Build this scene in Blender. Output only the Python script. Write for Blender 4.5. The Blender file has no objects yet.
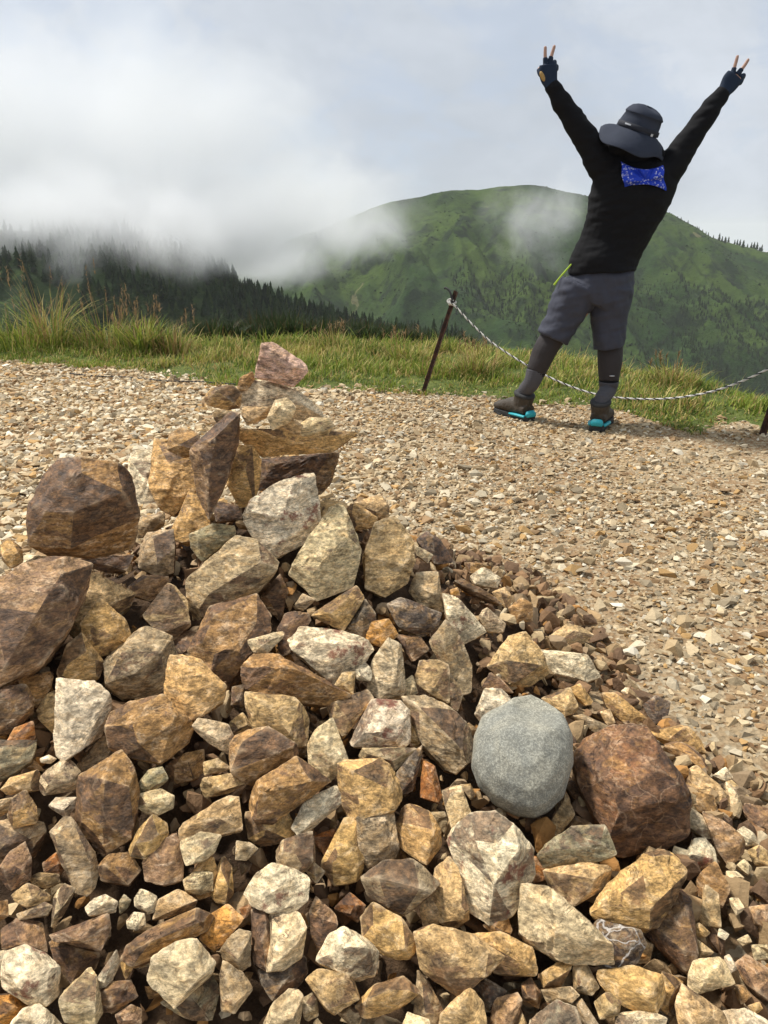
import bpy, bmesh, math, random
import numpy as np
from mathutils import Vector, Matrix
rnd = random.Random(7)
rng = np.random.default_rng(11)
sc = bpy.context.scene
COL = sc.collection
TH = math.radians(19.7); F = 774.0
CAM = np.array([0.0, 0.0, 1.0])
RT = np.array([1.0, 0, 0]); FW = np.array([0, math.cos(TH), -math.sin(TH)]); UP = np.array([0, math.sin(TH), math.cos(TH)])

# ---------------------------------------------------------------- camera
cd = bpy.data.cameras.new('camera'); cam = bpy.data.objects.new('camera', cd); COL.objects.link(cam)
cam.location = CAM; cam.rotation_euler = (math.pi/2 - TH, 0, 0)
cd.sensor_fit = 'VERTICAL'; cd.sensor_height = 24; cd.lens = 12.0/(512.0/F); cd.clip_start = .05; cd.clip_end = 6000
sc.camera = cam

def ray(px, py):
    d = RT*(px-384)/F + UP*(512-py)/F + FW
    return d/np.linalg.norm(d)
def on_ground(px, py, z=0.0):
    d = ray(px, py); t = (z-CAM[2])/d[2]; return CAM + d*t
def on_plane_y(px, py, Y):
    d = ray(px, py); return CAM + d*((Y-CAM[1])/d[1])

# ---------------------------------------------------------------- noise
_pr = np.random.default_rng(5)
_perm = _pr.permutation(256).astype(np.int64); _perm = np.concatenate([_perm, _perm, _perm])
_g = _pr.normal(size=(256, 3)); _g /= np.linalg.norm(_g, axis=1)[:, None]
def perlin(p):
    i = np.floor(p).astype(np.int64); f = p - i; u = f*f*f*(f*(f*6-15)+10); i &= 255
    out = 0
    for dx in (0, 1):
        wx = u[:, 0] if dx else 1-u[:, 0]
        for dy in (0, 1):
            wy = u[:, 1] if dy else 1-u[:, 1]
            for dz in (0, 1):
                wz = u[:, 2] if dz else 1-u[:, 2]
                h = _perm[_perm[_perm[(i[:, 0]+dx) & 255] + ((i[:, 1]+dy) & 255)] + ((i[:, 2]+dz) & 255)]
                g = _g[h]
                out = out + wx*wy*wz*(g[:, 0]*(f[:, 0]-dx)+g[:, 1]*(f[:, 1]-dy)+g[:, 2]*(f[:, 2]-dz))
    return out*1.5
def fbm(p, o=4, lac=2.03, gain=.5):
    s = 0; a = 1
    for k in range(o):
        s = s + a*perlin(p + 17.3*k); p = p*lac; a *= gain
    return s
def sstep(a, b, x):
    t = np.clip((x-a)/(b-a), 0, 1); return t*t*(3-2*t)

# ---------------------------------------------------------------- mesh helpers
def np_mesh(name, V, Fc, smooth=True, attrs=None, uv=None):
    me = bpy.data.meshes.new(name)
    V = np.asarray(V, dtype=np.float32); Fc = np.asarray(Fc, dtype=np.int32)
    n = Fc.shape[1]
    me.vertices.add(len(V)); me.vertices.foreach_set('co', V.ravel())
    me.loops.add(Fc.size); me.loops.foreach_set('vertex_index', Fc.ravel())
    me.polygons.add(len(Fc)); me.polygons.foreach_set('loop_start', np.arange(0, Fc.size, n, dtype=np.int32))
    me.polygons.foreach_set('use_smooth', np.full(len(Fc), smooth))
    for an, (dom, typ, data) in (attrs or {}).items():
        a = me.attributes.new(an, typ, dom)
        key = 'color' if 'COLOR' in typ else ('vector' if 'VECTOR' in typ else 'value')
        a.data.foreach_set(key, np.asarray(data, dtype=np.float32).ravel())
    me.update(calc_edges=True); me.validate()
    return me
def link(name, me, mat=None, parent=None):
    o = bpy.data.objects.new(name, me); COL.objects.link(o)
    if mat is not None and not me.materials: me.materials.append(mat)
    if parent is not None: o.parent = parent
    return o
def tag(o, label=None, cat=None, group=None, kind=None):
    if label: o['label'] = label
    if cat: o['category'] = cat
    if group: o['group'] = group
    if kind: o['kind'] = kind
    return o
def empty(name, loc, label, cat, group=None):
    o = bpy.data.objects.new(name, None); COL.objects.link(o); o.location = loc; o.empty_display_size = .1
    return tag(o, label, cat, group)
def subdivide(V, T, fid, k):
    for _ in range(k):
        E = np.concatenate([T[:, [0, 1]], T[:, [1, 2]], T[:, [2, 0]]]); E.sort(axis=1)
        key = E[:, 0].astype(np.int64)*(len(V)+1) + E[:, 1]
        uq, idx, inv = np.unique(key, return_index=True, return_inverse=True)
        inv = inv.reshape(-1)
        M = (V[E[idx, 0]] + V[E[idx, 1]])/2
        n = len(T); a, b, c = inv[:n]+len(V), inv[n:2*n]+len(V), inv[2*n:]+len(V)
        V = np.concatenate([V, M])
        T = np.concatenate([np.stack([T[:, 0], a, c], 1), np.stack([a, T[:, 1], b], 1), np.stack([c, b, T[:, 2]], 1), np.stack([a, b, c], 1)])
        fid = np.concatenate([fid]*4)
    return V, T, fid
def vnormals(V, T):
    n = np.cross(V[T[:, 1]]-V[T[:, 0]], V[T[:, 2]]-V[T[:, 0]])
    out = np.zeros_like(V)
    for k in range(3):
        for j in range(3): out[:, j] += np.bincount(T[:, k], weights=n[:, j], minlength=len(V))
    return out/(np.linalg.norm(out, axis=1)[:, None]+1e-12)
def laplace(V, T, it=1, f=.5):
    E = np.concatenate([T[:, [0, 1]], T[:, [1, 2]], T[:, [2, 0]]]); E = np.concatenate([E, E[:, ::-1]])
    cnt = np.bincount(E[:, 0], minlength=len(V))[:, None]+1e-9
    for _ in range(it):
        S = np.stack([np.bincount(E[:, 0], weights=V[E[:, 1], j], minlength=len(V)) for j in range(3)], 1)
        V = V + f*(S/cnt - V)
    return V
def hull(P):
    bm = bmesh.new()
    for p in P: bm.verts.new(p)
    r = bmesh.ops.convex_hull(bm, input=bm.verts)
    bad = [g for g in r['geom_interior'] if isinstance(g, bmesh.types.BMVert)] + [g for g in r['geom_unused'] if isinstance(g, bmesh.types.BMVert)]
    bmesh.ops.delete(bm, geom=list(set(bad)), context='VERTS')
    bmesh.ops.recalc_face_normals(bm, faces=bm.faces)
    bm.verts.ensure_lookup_table(); bm.verts.index_update()
    V = np.array([v.co[:] for v in bm.verts]); T = []; fid = []
    # facets: flood fill nearly coplanar triangles
    seen = {}; nid = 0
    for f in bm.faces:
        if f in seen: continue
        seen[f] = nid; st = [f]
        while st:
            q = st.pop()
            for e in q.edges:
                for h in e.link_faces:
                    if h not in seen and h.normal.dot(f.normal) > .955: seen[h] = nid; st.append(h)
        nid += 1
    for f in bm.faces:
        vs = [v.index for v in f.verts]
        for k in range(1, len(vs)-1): T.append((vs[0], vs[k], vs[k+1])); fid.append(seen[f])
    bm.free()
    return V, np.array(T), np.array(fid)

# ---------------------------------------------------------------- node helpers
class NT:
    def __init__(s, name, disp=False):
        s.m = bpy.data.materials.new(name); s.m.use_nodes = True; s.t = s.m.node_tree; s.t.nodes.clear()
        s.out = s.n('ShaderNodeOutputMaterial')
    def n(s, typ, **kw):
        nd = s.t.nodes.new(typ)
        for k, v in kw.items():
            if k in ('inputs',): continue
            setattr(nd, k, v)
        return nd
    def set(s, sock, v):
        if isinstance(v, bpy.types.NodeSocket): s.t.links.new(v, sock)
        elif v is not None:
            if hasattr(sock, 'default_value'):
                try: sock.default_value = v
                except Exception: sock.default_value = (*v, 1) if len(v) == 3 else v
    def noise(s, vec, scale, detail=6, rough=.55, dist=0, out='Fac'):
        nd = s.n('ShaderNodeTexNoise'); s.set(nd.inputs['Vector'], vec); nd.inputs['Scale'].default_value = scale
        nd.inputs['Detail'].default_value = detail; nd.inputs['Roughness'].default_value = rough; nd.inputs['Distortion'].default_value = dist
        return nd.outputs[out]
    def voro(s, vec, scale, feature='F1', out='Distance', rand=1):
        nd = s.n('ShaderNodeTexVoronoi', feature=feature); s.set(nd.inputs['Vector'], vec); nd.inputs['Scale'].default_value = scale
        nd.inputs['Randomness'].default_value = rand
        return nd.outputs[out]
    def math(s, op, a, b=None, c=None, clamp=False):
        nd = s.n('ShaderNodeMath', operation=op, use_clamp=clamp); s.set(nd.inputs[0], a)
        if b is not None: s.set(nd.inputs[1], b)
        if c is not None: s.set(nd.inputs[2], c)
        return nd.outputs[0]
    def step(s, v, a, b):
        nd = s.n('ShaderNodeMapRange', interpolation_type='SMOOTHSTEP'); s.set(nd.inputs['Value'], v)
        nd.inputs['From Min'].default_value = a; nd.inputs['From Max'].default_value = b
        return nd.outputs[0]
    def mix(s, f, a, b, mode='MIX'):
        nd = s.n('ShaderNodeMix', data_type='RGBA', blend_type=mode)
        s.set(nd.inputs[0], f); s.set(nd.inputs[6], a if not isinstance(a, tuple) or len(a) == 4 else (*a, 1)); s.set(nd.inputs[7], b if not isinstance(b, tuple) or len(b) == 4 else (*b, 1))
        return nd.outputs[2]
    def mul(s, col, f):
        nd = s.n('ShaderNodeVectorMath', operation='SCALE'); s.set(nd.inputs[0], col); s.set(nd.inputs['Scale'], f); return nd.outputs[0]
    def bump(s, h, dist, strength=1, normal=None):
        nd = s.n('ShaderNodeBump'); s.set(nd.inputs['Height'], h); nd.inputs['Distance'].default_value = dist; nd.inputs['Strength'].default_value = strength
        if normal is not None: s.set(nd.inputs['Normal'], normal)
        return nd.outputs[0]
    def obj(s): return s.n('ShaderNodeTexCoord').outputs['Object']
    def geo(s): return s.n('ShaderNodeNewGeometry').outputs['Position']
    def bsdf(s, col, rough=.8, normal=None, spec=.3, **kw):
        nd = s.n('ShaderNodeBsdfPrincipled'); s.set(nd.inputs['Base Color'], col if not isinstance(col, tuple) else (*col[:3], 1)); s.set(nd.inputs['Roughness'], rough)
        nd.inputs['Specular IOR Level'].default_value = spec
        if normal is not None: s.set(nd.inputs['Normal'], normal)
        for k, v in kw.items(): s.set(nd.inputs[k.replace('_', ' ')], v)
        s.t.links.new(nd.outputs[0], s.out.inputs['Surface']); return s.m

# ---------------------------------------------------------------- materials
def stone_mat():
    s = NT('weathered_stone')
    oi = s.n('ShaderNodeObjectInfo'); tc = s.obj()
    off = s.n('ShaderNodeVectorMath', operation='ADD'); s.set(off.inputs[0], tc)
    cmb = s.n('ShaderNodeCombineXYZ'); s.set(cmb.inputs[0], s.math('MULTIPLY', oi.outputs['Random'], 37.0)); s.set(cmb.inputs[1], s.math('MULTIPLY', oi.outputs['Random'], 91.0)); s.set(off.inputs[1], cmb.outputs[0])
    mp = s.n('ShaderNodeMapping'); mp.inputs['Scale'].default_value = (1, 1, 2.3); s.set(mp.inputs['Vector'], off.outputs[0])
    rv = s.n('ShaderNodeCombineXYZ'); s.set(rv.inputs[0], s.math('MULTIPLY', oi.outputs['Random'], 17.0)); s.set(rv.inputs[1], s.math('MULTIPLY', oi.outputs['Random'], 29.0)); s.set(mp.inputs['Rotation'], rv.outputs[0])
    v = mp.outputs[0]; vo = off.outputs[0]
    at = s.n('ShaderNodeAttribute', attribute_name='facet'); fac = at.outputs['Fac']
    big = s.noise(v, 12, 8, .65, .8)
    mid = s.noise(v, 42, 9, .7, .5)
    fine = s.noise(v, 130, 9, .82)
    ochn = s.noise(v, 24, 9, .72, 1.4)
    paln = s.noise(v, 34, 9, .74, .6)
    base = oi.outputs['Color']; rind = oi.outputs['Alpha']
    # fresh rock: tan with golden stain and pale broken grain
    c = s.mix(s.math('MULTIPLY', s.step(ochn, .44, .62), .65), base, s.mix(.6, s.mul(base, .95), (.50, .275, .085)))
    c = s.mix(s.math('MULTIPLY', s.step(paln, .50, .64), .6), c, s.mix(.5, s.mul(base, 1.55), (.76, .62, .43)))
    c = s.mix(s.math('MULTIPLY', s.step(s.noise(v, 55, 8, .75, .9), .55, .64), .55), c, s.mix(.5, s.mul(base, .35), (.11, .055, .03)))
    # iron-brown rind on some facets, also the rust boulder's painted shade, its border broken up by noise
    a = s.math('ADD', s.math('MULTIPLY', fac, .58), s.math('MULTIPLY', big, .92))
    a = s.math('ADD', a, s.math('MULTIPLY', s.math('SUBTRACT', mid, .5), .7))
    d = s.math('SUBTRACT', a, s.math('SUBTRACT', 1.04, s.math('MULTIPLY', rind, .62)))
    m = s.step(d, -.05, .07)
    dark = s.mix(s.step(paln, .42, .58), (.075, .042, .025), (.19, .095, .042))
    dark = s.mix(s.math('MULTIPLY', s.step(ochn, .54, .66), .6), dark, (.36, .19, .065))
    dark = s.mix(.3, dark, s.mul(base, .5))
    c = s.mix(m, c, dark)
    g = s.math('ADD', s.math('MULTIPLY', s.step(mid, .34, .64), .85), .5)
    g2 = s.math('ADD', s.math('MULTIPLY', s.step(fine, .38, .62), .8), .62)
    c = s.mul(s.mul(c, g), g2)
    # thin dark joints
    ck = s.math('ABSOLUTE', s.math('SUBTRACT', s.noise(v, 7, 7, .68, .6), .5)); line = s.math('SUBTRACT', 1, s.step(ck, .0, .006))
    line = s.math('MULTIPLY', line, s.step(big, .45, .58))
    c = s.mix(s.math('MULTIPLY', line, .65), c, s.mul(c, .3))
    pt = s.n('ShaderNodeNewGeometry').outputs['Pointiness']
    e = s.math('MULTIPLY', s.step(pt, .512, .56), s.step(mid, .33, .55))
    c = s.mix(s.math('MULTIPLY', e, .6), c, s.mix(.5, s.mul(base, 1.3), (.76, .61, .40)))
    # broken, hackly surface
    wv = s.n('ShaderNodeMix', data_type='RGBA'); wv.inputs[0].default_value = .02; s.set(wv.inputs[6], vo); s.set(wv.inputs[7], s.noise(vo, 30, 4, .6, 0, 'Color'))
    def chips(scale):
        nd = s.n('ShaderNodeTexVoronoi'); s.set(nd.inputs['Vector'], wv.outputs[2]); nd.inputs['Scale'].default_value = scale
        sb = s.n('ShaderNodeVectorMath', operation='SUBTRACT'); s.set(sb.inputs[0], wv.outputs[2]); s.set(sb.inputs[1], nd.outputs['Position'])
        cs = s.n('ShaderNodeVectorMath', operation='SUBTRACT'); s.set(cs.inputs[0], nd.outputs['Color']); cs.inputs[1].default_value = (.5, .5, .5)
        dt = s.n('ShaderNodeVectorMath', operation='DOT_PRODUCT'); s.set(dt.inputs[0], sb.outputs[0]); s.set(dt.inputs[1], cs.outputs[0]); return dt.outputs['Value']
    h = s.math('ADD', s.math('MULTIPLY', mid, .0032), s.math('MULTIPLY', fine, .0016))
    h = s.math('ADD', h, s.math('MULTIPLY', chips(24), .32)); h = s.math('ADD', h, s.math('MULTIPLY', chips(65), .30))
    h = s.math('SUBTRACT', h, s.math('MULTIPLY', line, .0015))
    nr = s.bump(h, 1.0, 1.0)
    return s.bsdf(c, s.math('SUBTRACT', .82, s.math('MULTIPLY', m, .24)), nr, .35)
def spotted_mat():  # red or white blotches over the stone's own colour
    m = MAT['stone'].copy(); m.name = 'red_stained_stone'; t = m.node_tree
    b = [n for n in t.nodes if n.type == 'BSDF_PRINCIPLED'][0]; src = b.inputs['Base Color'].links[0].from_socket
    tc = t.nodes.new('ShaderNodeTexCoord'); n = t.nodes.new('ShaderNodeTexNoise'); n.inputs['Scale'].default_value = 22; n.inputs['Detail'].default_value = 8; n.inputs['Roughness'].default_value = .7
    t.links.new(tc.outputs['Object'], n.inputs['Vector'])
    r = t.nodes.new('ShaderNodeMapRange'); r.interpolation_type = 'SMOOTHSTEP'; r.inputs['From Min'].default_value = .54; r.inputs['From Max'].default_value = .62; r.inputs['To Max'].default_value = .8; t.links.new(n.outputs['Fac'], r.inputs['Value'])
    x = t.nodes.new('ShaderNodeMix'); x.data_type = 'RGBA'; t.links.new(r.outputs[0], x.inputs[0]); t.links.new(src, x.inputs[6]); x.inputs[7].default_value = (.2, .055, .03, 1)
    t.links.new(x.outputs[2], b.inputs['Base Color']); return m
def veined_mat(name='white_veined_stone', scale=26, w0=.02, w1=.07, amt=.8, vc=(.55, .5, .44, 1)):
    m = MAT['stone'].copy(); m.name = name; t = m.node_tree
    b = [n for n in t.nodes if n.type == 'BSDF_PRINCIPLED'][0]; src = b.inputs['Base Color'].links[0].from_socket
    tc = t.nodes.new('ShaderNodeTexCoord'); n = t.nodes.new('ShaderNodeTexVoronoi'); n.feature = 'DISTANCE_TO_EDGE'; n.inputs['Scale'].default_value = scale
    w = t.nodes.new('ShaderNodeTexNoise'); w.inputs['Scale'].default_value = 30; w.inputs['Detail'].default_value = 5; t.links.new(tc.outputs['Object'], w.inputs['Vector'])
    q = t.nodes.new('ShaderNodeMix'); q.data_type = 'RGBA'; q.inputs[0].default_value = .04; t.links.new(tc.outputs['Object'], q.inputs[6]); t.links.new(w.outputs['Color'], q.inputs[7])
    t.links.new(q.outputs[2], n.inputs['Vector'])
    r = t.nodes.new('ShaderNodeMapRange'); r.interpolation_type = 'SMOOTHSTEP'; r.inputs['From Min'].default_value = w0; r.inputs['From Max'].default_value = w1; r.inputs['To Min'].default_value = amt; r.inputs['To Max'].default_value = 0; t.links.new(n.outputs['Distance'], r.inputs['Value'])
    x = t.nodes.new('ShaderNodeMix'); x.data_type = 'RGBA'; t.links.new(r.outputs[0], x.inputs[0]); t.links.new(src, x.inputs[6]); x.inputs[7].default_value = vc
    t.links.new(x.outputs[2], b.inputs['Base Color']); return m
def boulder_mat():
    s = NT('grey_granite'); v = s.obj()
    sp = s.math('ADD', s.math('MULTIPLY', s.noise(v, 330, 3, .8), .6), s.math('MULTIPLY', s.noise(v, 120, 6, .8), .4)); sp2 = s.noise(v, 520, 2, .7); big = s.noise(v, 11, 5, .6, .4)
    c = s.mix(s.step(big, .35, .68), (.30, .295, .245), (.45, .42, .32))
    c = s.mix(s.step(sp, .42, .66), s.mul(c, .55), s.mul(c, 1.28))
    c = s.mix(s.math('MULTIPLY', s.step(sp2, .58, .66), .75), c, (.11, .115, .11))
    c = s.mix(s.math('MULTIPLY', s.step(s.noise(v, 60, 6, .7), .6, .72), .35), c, (.5, .48, .4))
    return s.bsdf(c, .82, s.bump(s.math('ADD', sp, s.math('MULTIPLY', big, 2.0)), .0022, .8), .3)
def soil_mat():
    s = NT('dark_rubble_soil'); v = s.geo()
    n = s.noise(v, 14, 9, .65); f = s.noise(v, 120, 6, .7)
    c = s.mix(s.step(n, .35, .65), (.07, .04, .02), (.17, .10, .05)); c = s.mul(c, s.math('ADD', .6, s.math('MULTIPLY', f, .8)))
    return s.bsdf(c, .9, s.bump(s.math('ADD', n, f), .02, 1))
def attr_mat(name, rough=.85, var=.35, scale=90, bump=.003, spec=.25, trans=0):
    s = NT(name); a = s.n('ShaderNodeAttribute', attribute_name='tint').outputs['Color']; v = s.geo()
    n = s.noise(v, scale, 5, .65)
    c = s.mul(a, s.math('ADD', 1-var, s.math('MULTIPLY', n, 2*var)))
    nr = s.bump(n, bump, .8) if bump else None
    s.bsdf(c, rough, nr, spec)
    if trans:
        b = [x for x in s.t.nodes if x.type == 'BSDF_PRINCIPLED'][0]
        tr = s.n('ShaderNodeBsdfTranslucent'); s.set(tr.inputs[0], c); mx = s.n('ShaderNodeMixShader'); mx.inputs[0].default_value = trans
        s.t.links.new(b.outputs[0], mx.inputs[1]); s.t.links.new(tr.outputs[0], mx.inputs[2]); s.t.links.new(mx.outputs[0], s.out.inputs['Surface'])
    return s.m
def ground_mat():
    s = NT('path_soil_and_turf'); v = s.geo(); a = s.n('ShaderNodeAttribute', attribute_name='turf').outputs['Fac']
    n = s.noise(v, 2.2, 6, .6, .3); f = s.noise(v, 70, 7, .75); m = s.noise(v, 16, 6, .7)
    soil = s.mix(s.step(n, .38, .62), (.31, .195, .10), (.39, .285, .165)); soil = s.mix(s.step(m, .5, .7), soil, (.17, .085, .035))
    vc = s.voro(v, 75, 'F1', 'Color'); grit = s.n('ShaderNodeSeparateColor'); s.set(grit.inputs[0], vc)
    soil = s.mix(s.step(grit.outputs[0], .5, .9), soil, (.46, .37, .24)); soil = s.mul(soil, s.math('ADD', .55, s.math('MULTIPLY', f, .85)))
    turf = s.mix(s.step(m, .35, .65), (.06, .085, .02), (.13, .15, .04))
    c = s.mix(s.step(s.math('ADD', a, s.math('MULTIPLY', s.math('SUBTRACT', f, .5), .3)), .4, .6), soil, turf)
    return s.bsdf(c, .95, s.bump(s.math('ADD', f, s.voro(v, 75)), .008, 1), .15)
def hill_mat(name, c1, c2, c3, sc_=1.0, bumpd=2.5):
    s = NT(name); v = s.geo()
    n1 = s.noise(v, .012*sc_, 7, .6, .6); n2 = s.noise(v, .05*sc_, 8, .68, .3); n3 = s.noise(v, .22*sc_, 6, .75)
    c = s.mix(s.step(n1, .4, .6), c1, c2); c = s.mix(s.step(n2, .48, .62), c, c3)
    c = s.mul(c, s.math('ADD', .35, s.math('MULTIPLY', n3, 1.3)))
    c = s.mix(s.math('MULTIPLY', s.step(s.noise(v, .035*sc_, 4, .5, 1.5), .69, .73), .5), c, (.22, .19, .1))
    return s.bsdf(c, .95, s.bump(s.math('ADD', n2, s.math('MULTIPLY', n3, .6)), bumpd, 1), .1)
def cloth_mat(name, col, rough=.85, weave=900, fold=.004, stripes=None, sheen=.2):
    s = NT(name); v = s.obj(); n = s.noise(v, 14, 5, .6); w = s.noise(v, weave, 2, .5)
    c = s.mix(n, tuple(x*.8 for x in col), tuple(x*1.2 for x in col))
    return s.bsdf(c, rough, s.bump(s.math('ADD', n, s.math('MULTIPLY', w, .1)), fold, .8), .25)
def plain_mat(name, col, rough=.6, metal=0, bump=.0, nscale=60, var=.25):
    s = NT(name); v = s.obj(); n = s.noise(v, nscale, 6, .65)
    c = s.mix(n, tuple(x*(1-var) for x in col), tuple(x*(1+var) for x in col))
    return s.bsdf(c, rough, s.bump(n, bump, .8) if bump else None, .4, Metallic=metal)
MAT = {}
MAT['stone'] = stone_mat(); MAT['red'] = spotted_mat(); MAT['vein'] = veined_mat('white_veined_stone', 26, .01, .045); MAT['rustvein'] = veined_mat('rust_stone_with_cream_veins', 8, .0, .011, .32, (.58, .38, .22, 1)); MAT['boulder'] = boulder_mat(); MAT['soil'] = soil_mat()
MAT['gravel'] = attr_mat('gravel_stone', .85, .4, 160, .002); MAT['rubble'] = attr_mat('rubble_stone', .85, .5, 60, .006)
MAT['grass'] = attr_mat('grass_blades', .7, .2, 30, 0, .2, .3); MAT['ground'] = ground_mat()
MAT['scrub'] = attr_mat('dark_scrub', .95, .5, 3, 0, .1); MAT['conifer'] = attr_mat('conifer_needles', .95, .5, 2, 0, .05)
MAT['bark'] = plain_mat('bark', (.07, .05, .035), .95)
SKY_DARK = (.42, .47, .52); SKY_LITE = (.66, .71, .77); SUN_E = 2.4; SUN_ANG = 10; HAZE = 0.0; CLOUDS = False; EXPO = 0.0
SUN_E = 4.2; SUN_ANG = 7; HAZE = 0.00015; CLOUDS = True; EXPO = .34
SKY_DARK = (.37, .41, .46); SKY_LITE = (.60, .64, .70)
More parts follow.
